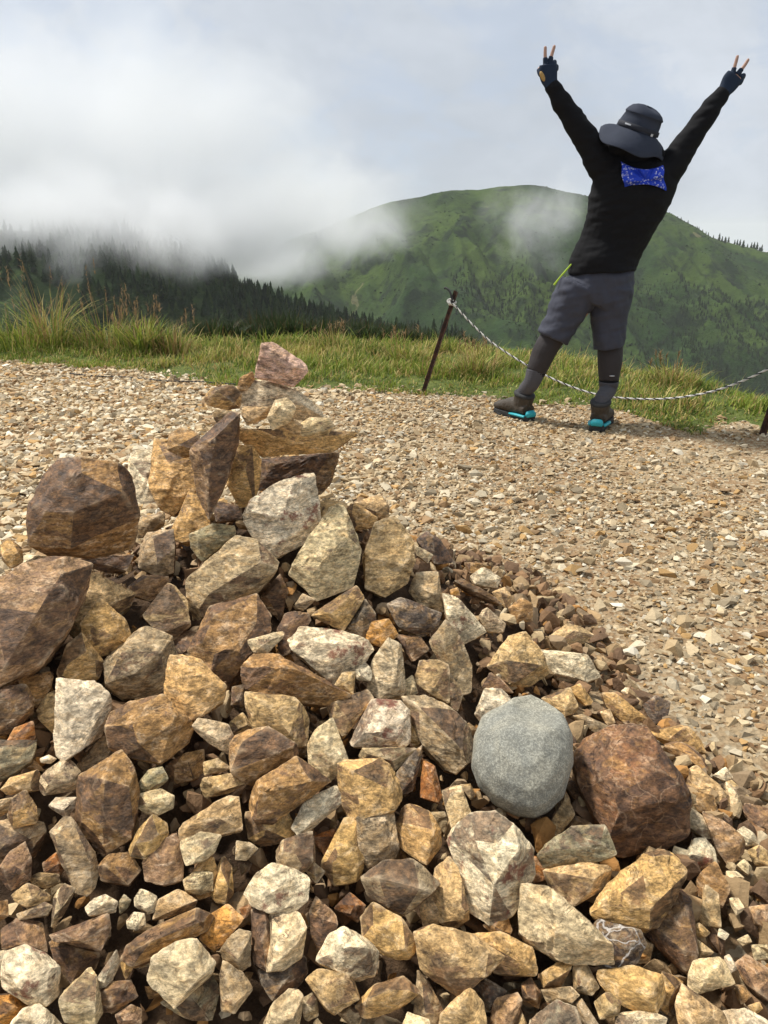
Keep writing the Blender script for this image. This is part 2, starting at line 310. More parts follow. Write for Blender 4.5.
ROCKS = r"""
A|130,330 175,210 245,155 330,160 470,175 525,220 530,300 555,385 520,505 380,550 200,545 130,500 115,400|340,220,.7 320,380,1 300,520,.7 500,300,.8 170,420,.6|Y1.52|b.6|large square dark brown block sitting on the cairn's left shoulder
Z|-30,610 0,586 47,557 87,570 80,598 67,630 40,665 0,686 -35,700|60,583,.8 35,625,.9 5,675,.8|1|p.35|huge slanting reddish slab cut by the left edge, below the square brown block
A|5,500 40,480 85,510 90,560 45,585 10,550||0|o.2|small bright orange stone beside gravel, left of the square brown block
A|50,575 100,545 150,545 185,550 120,600 90,600||1|w.1|small creamy white stone poking out over top edge of the huge reddish slab
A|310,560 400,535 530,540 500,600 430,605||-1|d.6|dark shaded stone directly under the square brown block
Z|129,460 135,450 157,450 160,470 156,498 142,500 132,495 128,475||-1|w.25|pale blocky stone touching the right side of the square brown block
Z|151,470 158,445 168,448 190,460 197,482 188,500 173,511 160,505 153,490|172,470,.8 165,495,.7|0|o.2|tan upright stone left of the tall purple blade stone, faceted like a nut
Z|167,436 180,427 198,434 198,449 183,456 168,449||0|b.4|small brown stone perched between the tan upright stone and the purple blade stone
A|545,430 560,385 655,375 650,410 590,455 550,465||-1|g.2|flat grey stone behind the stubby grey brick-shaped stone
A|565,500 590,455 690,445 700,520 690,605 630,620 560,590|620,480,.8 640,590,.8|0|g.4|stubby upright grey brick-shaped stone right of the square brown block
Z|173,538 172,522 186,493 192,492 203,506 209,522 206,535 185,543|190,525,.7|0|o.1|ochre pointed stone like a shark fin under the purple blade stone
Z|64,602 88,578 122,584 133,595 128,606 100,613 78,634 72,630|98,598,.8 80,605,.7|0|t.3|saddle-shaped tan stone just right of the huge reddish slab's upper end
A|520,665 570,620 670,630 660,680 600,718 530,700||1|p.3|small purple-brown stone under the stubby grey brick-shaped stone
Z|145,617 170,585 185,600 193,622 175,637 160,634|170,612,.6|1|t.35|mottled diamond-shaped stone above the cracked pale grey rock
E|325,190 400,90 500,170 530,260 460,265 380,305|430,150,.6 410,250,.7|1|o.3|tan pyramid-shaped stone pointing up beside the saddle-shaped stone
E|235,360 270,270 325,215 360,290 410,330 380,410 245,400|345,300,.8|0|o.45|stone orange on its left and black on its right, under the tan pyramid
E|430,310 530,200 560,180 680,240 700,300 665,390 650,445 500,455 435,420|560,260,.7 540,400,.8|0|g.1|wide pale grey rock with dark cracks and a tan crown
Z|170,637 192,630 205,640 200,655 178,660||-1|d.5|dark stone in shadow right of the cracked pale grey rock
E|235,410 375,415 380,445 430,470 435,520 390,640 300,740 240,690 225,640 240,540|320,520,.5 300,660,.5|1|w.02|cream upright stone shaped like a tooth, below the orange and black stone
E|150,520 190,460 230,440 235,560 225,620 160,560||-1|t.2|yellowish stone half hidden behind left side of the cream tooth-shaped stone
Z|-10,692 25,686 33,700 32,712 12,732 -10,735|10,710,.5|0|d.3|dark grey flat stone at left edge beneath the huge reddish slab
E|60,410 180,370 210,370 200,430 150,510 110,440||-1|b.4|brown stone in the gap under the huge reddish slab's lower tip
E|30,650 60,590 130,570 140,630 90,675||0|r.2|small rusty stone under the dark grey flat stone at left edge
Z|-10,742 10,747 26,750 36,741 30,762 15,773 0,780 -10,782||0|l.3|olive-grey slab at left edge under the small rusty stone
E|440,600 450,530 520,490 650,480 740,560 765,580 740,640 640,730 540,710 450,670|660,560,.7 540,600,.8|1|b.45|loaf-shaped brown rock with a yellow right end, under the cracked pale grey rock
Z|166,685 172,660 183,656 200,662 202,672 224,688 220,700 200,715 187,719 168,712|190,690,.8|1|o.1|lumpy golden ochre stone with a rounded knob at its upper left
Z|77,765 96,741 104,736 118,752 108,764 84,771||-1|g.2|grey wedge tucked behind the foot of the cream tooth-shaped stone
I|205,270 225,190 340,85 425,170 420,240 370,265 235,290|320,180,.7|0|y.15|cream and ochre humped stone below left of the cream tooth-shaped stone
I|10,260 60,205 195,165 220,200 205,260 130,280 40,285||0|t.3|low tan stone lying left of the cream and ochre humped stone
I|145,150 180,105 235,160 180,165||-1|b.2|tiny brown triangular stone above the low tan stone at left
I|215,100 260,80 300,100 270,125 220,120||0|w.0|tiny white chip above the cream and ochre humped stone
I|45,400 65,310 135,270 205,380 190,440 70,460|130,370,.7|1|o.15|small house-shaped ochre stone with a rusty lower edge near the left edge
Z|-8,803 12,798 12,810 -8,820||0|t.2|tan stone end cut by the left edge beside the house-shaped ochre stone
I|265,355 300,310 405,305 395,360 350,410 310,380||1|w.1|small whitish angular stone left of the two-tone chunk
I|415,270 430,205 640,75 690,140 740,290 690,520 560,590 440,540 410,420|575,250,1 560,480,.8 450,370,.6 600,160,.6|1|b.5|large two-tone chunk with pale top plate and dark right half
I|-30,440 40,430 130,465 245,450 215,560 180,620 -30,630|100,500,.7|-.3|g.4|long grey stone with a pale diagonal top, below the house-shaped ochre stone
Z|52,834 65,819 72,820 94,853 98,872 90,893 76,890 64,865|74,850,.7|.5|g.25|diagonal grey bar-shaped stone below left of the two-tone chunk
Z|-6,874 12,853 25,843 31,859 29,878 12,888|16,868,.7|1|p.2|pinkish pyramid stone at the left edge, left of the diagonal grey bar
Z|30,878 39,873 58,874 59,882 47,888 33,885||0|t.1|small flat ochre stone right of the pinkish pyramid's foot
I|230,660 300,600 345,680 320,715 240,710||-1|r.1|rust stone hidden behind the diagonal grey bar's left side
Z|99,866 110,855 129,853 140,870 128,885 102,880|115,868,.7|0|b.4|brown stone with a gold left end, just below the two-tone chunk
J|40,240 100,160 170,150 200,210 100,290 50,270||.5|l.1|olive boxy stone with dry moss on its right, right of the two-tone chunk
J|50,360 60,290 160,260 230,300 225,360 120,410|150,320,.7|.5|y.1|yellow broken stone directly beneath the olive boxy stone
J|190,140 290,80 390,50 390,180 340,210 240,225||-1|b.5|shadowed brown stone under the loaf-shaped rock, above the dry moss
J|395,120 470,100 540,150 400,190||0|t.1|small pinkish wedge lying on top of the pale flat tapered stone
J|385,240 400,210 550,175 620,225 520,280 400,300|450,250,.6|0|t.2|pale flat tapered stone under a small pinkish wedge
J|0,580 40,490 120,410 190,450 200,500 150,610 80,630 10,615|120,550,.8 125,430,.5|.5|o.15|ochre prism stone leaning left, below the yellow broken stone
J|75,640 130,620 200,495 240,500 280,610 275,740 180,768 90,740|190,640,.6|0|p.0|pinkish streaked stone below right of the ochre prism stone
J|275,470 300,440 500,370 520,310 570,320 590,480 500,500 400,480 350,525 275,525|480,430,.6|.5|t.15|boot-shaped tan stone pointing up to the right, above a round yellow stone
J|275,540 380,490 480,510 480,570 400,640 300,670|370,580,.6|.5|y.05|round yellow stone tucked under the boot-shaped tan stone
Z|186,893 188,880 200,862 212,856 217,875 212,893 200,898||-.5|o.1|left one of two fluted ochre stones below the round yellow stone
Z|212,893 216,872 222,856 231,868 233,892 225,903 212,900||-.5|o.3|right and darker one of two fluted ochre stones below the round yellow stone
J|565,640 570,540 640,550 680,580 620,640||0|g.1|small grey triangle pointing down under the long brown plank stone
Z|247,812 262,818 285,812 298,825 290,840 262,846 250,838||-.5|o.5|dark ochre stone in the shade beneath the long brown plank stone
F|205,480 270,445 350,435 460,510 465,540 400,600 300,665 270,620 210,610|330,520,.6 420,520,.5|.5|b.35|brown mottled disc-shaped stone directly above the long brown plank stone
F|55,430 80,400 190,420 220,490 190,530 120,490||1|y.05|small cream kidney-shaped stone under the lumpy golden ochre stone
F|200,410 250,370 290,430 210,460||-1|t.3|tan triangle behind the brown mottled disc-shaped stone
Z|248,800 254,785 295,760 305,765 327,781 310,795 273,822 258,822|303,774,.6 265,795,.7|1|b.5|long brown plank-shaped stone with a pale upper edge, in the cairn's middle
Z|192,652 205,620 212,610 255,598 268,618 268,640 250,655 240,665 228,688 205,675|215,622,.8 230,660,.8 205,655,.5|.5|b.65|big curved dark brown rock with a golden left rim, under the long grey slab
F|270,85 400,45 420,60 350,130 300,130||1.5|y.0|small bright cream chip between the curved dark rock and the red-spotted white stone
F|255,190 310,140 400,145 560,240 660,300 600,330 400,315 270,270|450,225,.9 330,210,.8|.8|b.45|long brown wedge stone with golden middle under the bright cream chip
F|270,290 470,330 510,400 500,500 460,505 400,460 300,430 275,380|400,380,.6|0|t.3|tan slab under the long brown wedge stone
F|205,340 210,270 260,260 270,340 240,350||-1|d.3|small dark stone left of the tan slab below the long brown wedge
F|445,85 500,25 580,25 740,80 760,120 700,200 610,250 540,190 460,130|600,110,.7 560,190,.5|1|W.0|whitish angular stone with red spots in the cairn's middle
F|620,260 650,215 700,210 690,300 655,290||1|t.1|small tan stone hanging under the red-spotted white stone
G|20,200 60,170 90,200 80,245 30,235||1|w.05|small cream stone right below the red-spotted white stone
F|590,330 700,290 740,280 768,320 700,400 655,470 610,400||0|t.25|grey-tan wedge pointing down under the red-spotted white stone
F|515,500 545,430 610,400 665,555 600,640 520,590|580,520,.6|.7|y.1|pale forked stone with two feet above the flat-faced orange stone
G|10,480 90,320 230,330 235,480 200,510 20,500|90,400,.6 200,460,.5|.7|W.2|blocky stone with a red-mottled face above the flat-faced orange stone
K|175,465 240,330 420,240 440,330 260,480 210,505|300,370,.6|.3|w.15|whitish bar stone slanting up right, under the long brown plank stone
K|420,140 470,110 640,100 720,180 745,300 700,380 540,420 480,400 430,290 450,240|590,270,.25 500,180,.3|1.2|o.05|flat-faced rounded orange-tan stone at the cairn's centre
K|520,430 560,420 720,380 745,540 720,620 580,670 530,600|620,500,.8 640,600,.6|.3|g.2|stone with a grey top and white front, right under the flat-faced orange stone
K|330,660 430,530 450,430 520,430 550,650 530,740 400,760|480,560,.6|-.3|o.4|ochre-brown fan-shaped stone left of the grey-topped white-fronted stone
K|90,590 130,540 270,500 290,640 240,690 150,755 100,680|190,620,.7|.5|g.5|dark grey-brown crumpled stone above the pinkish-white quartz stone
K|240,690 280,650 345,700 300,768||0|g.3|small grey-brown stone right of the dark crumpled stone
K|280,520 400,470 420,520 350,620||-1|r.3|dark orange stone deep in the gap left of the fan-shaped stone
Z|364,878 385,862 412,861 438,883 428,895 400,915 388,905 370,895|395,872,.4 400,900,.3|1|g.5|smooth dark grey-brown slab with square corners under the grey-topped white-fronted stone
G|220,325 310,310 420,370 500,460 490,590 450,610 380,580 290,490|400,430,.5 320,380,.5 440,560,.4|.4|g.4|large flat dark grey-brown plate directly left of the smooth grey boulder
G|235,480 240,410 300,460 270,500||0|o.0|small orange-gold stone at the left corner of the large flat plate
G|190,610 250,530 285,510 285,560 250,680 200,690||0|k.2|blackish curved stone up right of the flat-faced orange stone
G|30,540 60,510 200,520 260,520 180,600||0|g.2|narrow grey-green stone between the red-mottled block and flat-faced orange stone
G|285,720 290,560 340,590 365,700 350,740||-.5|r.1|rusty upright splinter of stone left under the large flat plate
L|285,280 345,240 380,270 440,410 430,490 345,520 300,370|360,330,.6 320,300,.6|.7|y.3|tan finger-shaped stone below left of the smooth grey boulder
L|370,240 430,235 455,290 430,320||-1|t.1|small grey stone behind the tan finger-shaped stone's top
L|45,440 90,330 200,380 265,480 265,560 190,660 60,560|225,500,.9 80,440,.4 185,630,.6|.5|o.3|prism-shaped tan stone with a grey lid, right of the white-fronted stone
L|60,600 180,650 190,700 150,740 60,650||-1|b.3|brown stone in shade under the grey-lidded tan prism
L|190,385 290,380 300,410 250,440||-1|g.1|small grey flake left of the tan finger-shaped stone
Z|450,836 473,820 495,817 512,830 531,850 533,872 525,893 510,910 490,920 470,905|497,850,.8 493,890,.8 475,845,.6|1|W.4|large craggy stone with white front, orange cap and brown right side
Z|436,870 449,861 460,875 465,905 468,918 455,926 440,921 433,900|450,895,.7|.4|t.2|tan pillar stone left of the large craggy orange-capped stone
R|160,150 215,60 240,130 290,220 180,245||0|t.1|short tan stone leaning on the left of the tan pillar stone
M|100,620 150,560 280,470 440,460 480,560 500,610 300,680 140,675|320,570,.4|.3|l.05|olive-tan thin flat stone below the gap between the two boulders
Z|546,871 560,868 590,864 610,868 609,885 595,890 574,905 556,900|580,885,.7|0|t.3|flat-topped tan stone just under the olive-tan thin flat stone
M|65,620 130,640 145,740 70,760||-.5|r.2|small red-brown stone right of the large craggy orange-capped stone
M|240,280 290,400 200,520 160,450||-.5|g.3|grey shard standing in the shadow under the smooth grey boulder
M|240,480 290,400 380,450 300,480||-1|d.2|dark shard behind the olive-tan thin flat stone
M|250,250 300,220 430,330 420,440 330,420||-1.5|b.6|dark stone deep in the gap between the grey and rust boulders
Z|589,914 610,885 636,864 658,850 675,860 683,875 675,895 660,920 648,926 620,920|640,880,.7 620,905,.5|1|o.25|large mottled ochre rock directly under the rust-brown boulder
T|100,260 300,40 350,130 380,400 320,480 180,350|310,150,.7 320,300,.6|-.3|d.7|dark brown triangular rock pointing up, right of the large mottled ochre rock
S|10,280 20,50 180,70 330,250 460,350 480,430 300,410 270,440 200,420 50,320|150,180,.8 60,200,.5 250,300,.7|.8|y.1|large yellow wedge-shaped rock tapering to the right in the lower right of the cairn
S|385,260 430,215 630,280 665,340 610,440 480,490 430,470|500,320,.8 600,360,.6|.5|K.1|nearly black stone netted with white veins, at the yellow wedge's tip
R|145,300 160,270 240,250 430,300 590,410 480,520 370,620 290,530 170,470|210,300,.7 345,450,.8|1|t.2|large tan wedge with a sharp lower point under the tan pillar stone
Z|470,935 500,935 530,948 541,965 535,974 515,974 495,972 480,950|515,955,.6|.2|o.25|orange and white stone behind the right side of the sharp-pointed tan wedge
R|500,240 620,180 655,290 570,315||-.2|b.3|brown stone right beneath the large craggy orange-capped stone
R|430,570 500,525 620,590 590,640 530,690||-.2|k.1|small blackish stone right of the sharp-pointed tan wedge's tip
Z|442,1015 455,1000 470,990 482,1002 486,1035 441,1035|463,1010,.7|.5|t.1|tan stone at the bottom edge directly below the sharp-pointed tan wedge
Z|418,972 430,985 436,1000 443,1012 437,1030 415,1020||0|g.2|greyish stone with a pale ridge left of the bottom tan stone
Z|358,1005 376,985 402,977 419,992 408,1002 388,1012 365,1017|388,992,.7|.5|o.5|dark ochre almond-shaped stone near the bottom edge, middle
Z|401,1030 408,1013 428,1020 432,1040 400,1040||.5|y.0|pale yellow stone top peeking over the bottom edge
Z|489,1035 495,1000 517,994 521,1002 510,1040||0|p.1|pinkish ribbed stone at the bottom edge, right of centre
Z|515,1035 522,1012 531,1035||0|o.1|small orange point at the bottom edge beside the pinkish ribbed stone
Z|246,893 258,875 272,866 290,870 307,878 305,900 290,912 270,912 255,905|280,890,.5|1|W.0|pinkish-white quartz stone left below the centre of the cairn
Q|265,180 300,100 400,190 410,240 350,340 330,400 280,300|335,220,.7|.2|p.3|pointed leaf-shaped stone right of the pinkish-white quartz
Q|400,150 480,70 560,140 520,220||-1|r.4|dark rust stone deep in the gap above the layered white stone
Q|340,370 380,290 450,260 560,310 620,380 600,500 520,530 310,430|470,370,.7 440,450,.5|.7|w.3|layered stone with white and grey bands near the bottom
Q|250,530 320,490 500,530 525,630 400,710 360,690 350,640|390,600,.5|.6|t.2|tan crumpled stone just under the banded white and grey stone
Z|362,918 374,905 400,920 414,940 411,957 398,958 380,952 365,938|385,930,.6|.6|o.3|orange-tan block with a sharp corner right of the banded white stone
Z|266,1020 275,1002 293,987 301,997 297,1035 264,1035|284,1010,.5|.7|y.1|cream upright stone at the bottom edge left of the tan crumpled stone
Q|220,640 300,590 310,720 240,755||0|g.4|narrow dark grey stone right beside the cream upright stone at the bottom
Q|415,710 490,660 550,710 530,768 480,768||0|g.3|smooth grey stone at the bottom under the tan crumpled stone's right end
Q|60,200 120,175 200,180 245,260 220,400 130,470 40,480|150,300,.5|.5|y.1|cream cracked stone right under the pinkish-white quartz
Z|252,912 268,905 271,960 268,970 254,962||.3|p.4|dark purple strip of stone along the left of the cream cracked stone
Q|0,480 100,480 230,410 255,470 220,560 70,635 20,560||-.3|k.3|dark blotchy stone underneath the cream cracked stone
P|105,530 130,430 320,300 440,440 425,500 300,600 240,670|330,330,.4 395,520,.7|1|y.05|large cream five-sided stone in the lower left of the pile
P|170,650 250,670 450,480 475,560 430,760 300,730||0|l.3|olive-grey stone beneath the large cream five-sided stone
Z|124,957 130,944 150,930 194,910 216,918 202,932 168,952 135,965|195,922,.6 150,945,.7|1|b.6|long dark bar with a pale top edge above the cream five-sided stone
P|375,310 420,190 520,135 600,210 480,300 460,380|470,260,.6|.3|O.0|bright orange stone at the right tip of the long dark bar
P|580,150 640,130 650,170 610,210||-.3|r.1|tiny rust stone right of the bright orange stone
P|480,350 580,270 645,290 645,440 580,485 500,430|560,370,.6|.5|g.05|light grey rounded stone below right of the bright orange stone
P|485,520 500,440 620,510 655,570 560,700 490,690|550,590,.5|.5|g.2|grey shield-shaped stone directly under the light grey rounded stone
P|130,210 160,110 260,55 350,110 340,140 200,200||0|t.25|tan stone on the far side of the long dark bar
Z|184,880 195,872 212,873 212,890 200,895 186,890||0|y.05|small cream stone at the foot of the two fluted ochre stones
P|25,100 60,45 140,90 145,160 90,180 30,140||.4|w.1|small white and brown stone left of the tan stone behind the long dark bar
Z|127,921 134,912 144,914 145,925 137,930 128,928||.6|w.0|tiny round white pebble left of the long dark bar
P|30,430 90,400 140,420 110,455 50,470||-.3|g.0|small grey pebble left of the cream five-sided stone
P|80,570 130,570 175,610 100,635||-.5|b.1|small brown pebble under the cream five-sided stone's left corner
O|55,100 150,25 275,80 260,110 150,145||.5|t.1|low tan stone under the pinkish pyramid at the left
O|95,180 250,110 280,140 250,190 110,210||.3|g.4|grey lobed stone beneath the low tan stone at the left
O|275,240 290,100 330,20 400,50 350,160 290,240||.3|y.4|upright half cream half black splinter near the left edge
O|460,145 500,100 560,80 625,120 610,170 480,190||.7|w.0|small flat white stone left of the tiny round white pebble
O|270,290 570,190 580,260 530,370 380,330 300,325|500,260,.6|.7|p.15|pinkish-brown wedge with a long left tip, above the ochre pentagon
O|20,270 90,210 220,230 245,380 150,370 20,370||0|p.3|dull purple block above the big white stone at lower left
O|260,320 400,330 530,400 500,470 380,550 300,430||-.5|d.3|dark brown stone between the pinkish wedge and the ochre pentagon
O|15,510 40,400 130,355 240,400 300,470 300,600 240,660 170,670 90,610 20,570|160,500,.4|1|W.0|big rounded white stone in the bottom left corner
Z|12,1020 26,1009 45,1005 58,1018 62,1040 10,1040||.6|w.1|white ribbed stone cut by the bottom edge under the big white stone
Z|-10,1000 11,995 30,1006 22,1012 15,1030 -10,1030||0|O.1|orange stone in the very bottom left corner
O|325,650 350,600 480,475 510,520 540,700 500,768 350,750|430,620,.5 440,720,.4|.8|y.1|ochre pentagon stone at the bottom, right of the big white stone
O|520,530 620,380 640,440 600,530 545,585||.5|w.15|narrow cream stone slanting up right of the ochre pentagon
O|640,440 680,390 710,470 670,530||.3|o.1|small orange stone beside the narrow slanting cream stone
O|530,600 600,550 690,540 730,620 600,700 540,700||0|d.3|dark grey and orange stone under the narrow slanting cream stone
O|620,720 700,670 750,690 750,768 640,775||0|p.1|pinkish stone at the bottom edge, right of the ochre pentagon
O|635,120 660,75 700,110 680,150 640,180||0|l.0|small grey-green stone above the tiny round white pebble
Z|-8,955 8,951 4,970 -8,985||0|w.0|white sliver at the left edge beside the big white stone
Z|-8,905 7,900 8,916 -8,925||0|b.3|brown stone end at the left edge beside the grey lobed stone
Z|246,515 255,503 275,490 297,478 311,476 315,495 318,520 312,535 290,547 275,555 265,550 255,535 248,525|285,512,.8 300,498,.5 262,535,.5|1|W.35|large white and dark red stone in the upper middle, under the dark flat-topped slab
C|45,540 40,400 150,310 220,230 300,250 380,330 375,370 300,440 170,510 60,555|160,320,.4 330,345,.7 200,440,.4|.8|g.2|long grey-tan slab lying below left of the white and dark red stone
C|45,220 130,180 230,190 210,230 130,290 90,320 50,270|120,220,.6|.3|l.1|light olive angular stone above the long grey-tan slab
C|455,360 480,300 600,120 640,120 700,220 715,280 690,410 550,470|600,260,.6 520,390,.4|.8|y.2|yellow-grey sail-shaped stone right of the white and dark red stone
B|190,620 210,460 290,465 325,520 320,600 300,700 240,710|265,560,.7|Y1.72|o.35|ochre-brown egg-like stone standing right of the purple blade stone
B|40,480 90,450 200,330 240,340 230,460 190,600 120,755 70,650|150,430,.9 120,600,.8|Y1.66|p.4|tall purple and gold blade stone standing upright near the top of the cairn
B|232,398 330,408 440,422 600,432 714,410 640,462 600,490 330,505 235,435|450,460,.8 330,440,.5|Y1.78|o-.3|wide thin golden slab lying flat like a shelf near the top of the cairn
B|310,520 600,500 635,495 600,620 560,660 310,640|450,520,.4 450,620,.6|Y1.85|d.5|dark flat-topped slab in shade beneath the golden shelf slab
B|225,255 290,200 370,200 480,250 560,320 570,350 480,360 380,320 250,320|400,240,.6 320,270,.5|Y1.80|w-.25|smooth arched grey-tan stone directly under the pink topmost stone
B|315,130 330,60 370,50 500,130 510,165 450,225 300,190|410,200,.6 330,100,.7 400,100,.5|Y1.80|q-.1|pinkish topmost stone of the cairn, tilted down to the right
B|225,245 240,190 290,165 300,195 270,240||Y1.80|b.3|small brown sliver propping the pink topmost stone on its left
B|95,270 130,230 210,220 245,250 240,310 190,320 110,300||Y1.75|o.4|brown-orange oval stone at the left of the smooth arched stone
B|245,340 250,305 355,310 350,350 270,380||Y1.71|t.1|small tan stone squeezed under the left foot of the arched stone
B|350,350 380,280 430,270 465,310 440,370 370,400||Y1.68|y-.3|cream notched chunk standing on the golden shelf slab
B|440,400 520,350 600,355 615,390 590,420 490,425|530,380,.6|Y1.70|y-.2|pale wedge stone at the right on the golden shelf slab
B|385,395 440,350 490,380 480,420 400,400||Y1.69|t.0|small tan stone right at the foot of the cream notched chunk
B|135,350 140,315 230,330 240,370 150,375||Y1.80|g.1|flat grey stone behind the tip of the purple blade stone
B|140,720 160,690 245,715 245,760 150,768||-.5|d.2|small dark stone between the purple blade and the white and dark red stone
Z|315,505 327,500 345,505 342,522 318,527||-1|t.2|brownish stone between the white and dark red stone and the yellow-grey sail stone
D|15,130 60,90 145,150 130,200 50,210|80,140,.7|-.3|o.15|rough orange-tan chunk on the skyline above the cream upright slab
D|60,90 160,60 200,110 190,150 140,150||-.6|t.1|grey-tan stone behind the rough orange-tan chunk
D|105,300 140,190 220,160 290,250 290,330 250,440 180,500 110,450|180,280,.5 190,440,.5|.7|t.05|tall cream-tan upright slab right of the yellow-grey sail-shaped stone
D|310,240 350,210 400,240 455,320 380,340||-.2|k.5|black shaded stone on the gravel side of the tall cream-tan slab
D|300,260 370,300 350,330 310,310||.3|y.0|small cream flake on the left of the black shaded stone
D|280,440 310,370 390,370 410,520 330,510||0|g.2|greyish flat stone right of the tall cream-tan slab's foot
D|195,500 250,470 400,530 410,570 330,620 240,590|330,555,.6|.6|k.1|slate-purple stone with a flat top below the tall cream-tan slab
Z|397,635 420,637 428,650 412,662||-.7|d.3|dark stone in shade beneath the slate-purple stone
Z|431,642 445,625 460,640 471,665 470,690 458,693 448,670|452,655,.6|.4|g.15|long grey stone slanting down right, below the slate-purple stone
D|415,460 480,480 580,600 490,650 430,560|490,560,.6|.5|W.1|cream and orange slanting stone left of the lemon yellow cobble
D|550,540 590,515 660,570 650,610 590,600||.6|y.0|rounded lemon yellow cobble on the right flank of the cairn
D|525,385 570,355 640,390 625,430 540,420||.5|w.0|rounded white cobble above the lemon yellow cobble
D|610,450 660,430 690,470 670,520||0|t.1|tan stone just right below the rounded white cobble
D|680,510 720,475 768,500 768,560 700,570||0|b.1|brown stone at the edge of the gravel right of the lemon yellow cobble
D|460,410 500,400 600,460 640,500 560,470||0|d.1|thin dark brown stone between the white cobble and the yellow cobble
D|440,440 470,430 480,460 445,465||.2|O.0|tiny orange stone left of the thin dark brown stone on the right flank
D|500,330 560,330 580,360 520,375||-.2|b.2|small brown stone behind the rounded white cobble
Z|490,665 510,637 525,635 540,655 548,672 530,683 512,685|518,660,.6|.3|t.3|broad rough tan stone above the smooth grey boulder
G|505,370 540,280 620,275 640,320 600,380 530,410|570,330,.6|.4|w.1|whitish ribbed stone touching the top left of the smooth grey boulder
G|530,270 560,215 600,230 650,290||0|p.0|mauve triangle above the whitish ribbed stone
H|60,200 180,210 260,230 320,300 250,330 150,310|200,250,.6|.4|w.05|long cream stone with a dark underside at the cairn's right edge
H|100,160 190,100 240,110 290,140 220,190 140,180||0|t.1|rough tan stone on the gravel above the long cream stone
H|90,390 200,350 240,440 180,460||0|t.2|tan slab just above the smooth grey boulder's right corner
H|215,470 240,450 350,510 300,530||0|g.0|thin grey slab pointing at the rust-brown boulder
H|330,380 380,380 500,470 440,510 350,430||0|o.3|golden brown slab standing above the rust-brown boulder
H|490,420 540,390 600,410 580,490 530,490||.3|k.3|stone with a black shaded front on the gravel above the rust-brown boulder
H|405,370 430,345 490,410 440,400||.3|w.0|small white slab on the gravel up from the golden brown slab
H|510,530 640,500 700,520 740,610 700,580 590,570||0|o.1|tan plate lying right above the rust-brown boulder's right shoulder
H|580,590 650,570 755,640 740,690 640,640||.2|b.4|brown overhanging slab right of the rust-brown boulder
H|195,360 240,340 290,400 270,430||.2|o.05|small pink-orange slab between the long cream stone and the thin grey slab
H|320,450 360,435 380,490 350,500||.2|t.0|small tan stone directly above the rust-brown boulder's peak
G|280,170 350,170 390,190 390,330 330,300 260,250|330,250,.6|.3|t.15|brown and cream knobbly stone above the large flat dark plate
G|390,190 450,300 430,360 395,340||0|g.0|grey shard right beside the brown and cream knobbly stone
G|75,280 90,170 150,90 200,110 220,280 190,320 120,310|150,200,.6|.6|y.15|tall tan thumb-shaped stone right of the red-spotted white stone
G|215,250 250,220 270,290 230,320||0|y.05|small cream stone right of the tan thumb-shaped stone's base
G|50,80 90,10 150,0 190,60 130,110||-.2|O.3|golden stone above the tan thumb-shaped stone
C|530,540 700,425 735,480 650,600 570,560|650,500,.6|.5|o.25|grey-topped golden stone above the red-spotted white stone
Z|345,632 365,600 375,615 376,635 360,640||-.2|k.3|black stone right of the grey-topped golden stone
C|390,600 420,540 500,515 520,560 440,690 400,700||0|p.3|mauve-brown stone leaning left of the grey-topped golden stone
C|460,500 490,455 540,480 500,515||.2|g.0|small grey stone on top of the mauve-brown leaning stone
C|320,470 400,380 430,450 400,560||-1.5|b.7|dark brown stone deep in the hole under the white and dark red stone
N|330,240 340,180 390,155 500,240 550,300 550,350 500,350 420,290|450,250,.6|0|t.1|lumpy grey-tan stone right of the rust-brown boulder's upper right side
N|355,320 370,285 470,290 500,370 460,405 380,370||0|b.1|brown-grey stone between the lumpy grey-tan stone and the rust-brown boulder
N|555,380 545,225 600,260 635,350 610,415||.2|y.1|narrow tan stone pointing up at the right foot of the cairn
N|545,225 580,215 670,310 650,340||0|t.1|thin tan slab behind the narrow tan pointing stone
Z|744,811 746,803 775,813 775,833 757,833||0|p.2|pinkish brick-like stone cut by the right edge on the gravel
N|335,380 360,355 460,450 460,520 420,520 335,450|400,450,.5|.2|y.1|cream oblong stone leaning at the right side of the rust-brown boulder
N|420,395 520,440 640,540 640,590 560,670 500,600 460,500|540,540,.5|.3|p.05|large flat pinkish-orange slab at the right foot of the cairn
N|600,490 640,465 700,500 720,560 650,560||.2|w.0|white rounded stone right of the flat pinkish-orange slab
Z|748,851 759,847 775,856 775,870 755,864||0|t.05|tan stone at the right edge below the white rounded stone
N|320,630 370,540 430,530 480,580 495,660 400,680 330,670|410,580,.6|.2|W.3|stone with a white cap and black base under the cream oblong stone
N|270,560 350,600 310,650 260,600||0|w.0|small whitish stone under the lower right corner of the rust-brown boulder
Z|696,872 714,863 728,890 722,905 700,895||0|b.1|reddish-brown flat stone under the white-capped black stone
N|600,670 640,640 685,680 660,720||.2|y.0|small pale yellow cube on the gravel below the flat pinkish-orange slab
N|545,700 600,700 640,735 600,768 550,750||.2|y.0|small cream stone left below the pale yellow cube
N|500,400 530,385 560,410 540,435||0|g.0|small grey pebble above the flat pinkish-orange slab
N|475,190 540,150 580,200 540,220||0|w.1|small white slab on the gravel above the lumpy grey-tan stone
T|405,200 430,40 500,80 510,250 410,230||.2|t.0|upright cream-grey plate right of the dark triangular rock
T|350,500 370,440 520,410 580,550 400,600 350,560|500,470,.5 420,560,.6|.6|y.02|cream cube-like stone at the lower right
Z|676,1005 683,986 722,1012 732,1035 685,1040|700,1008,.6|.5|t.1|tan slab at the bottom edge below the cream cube-like stone
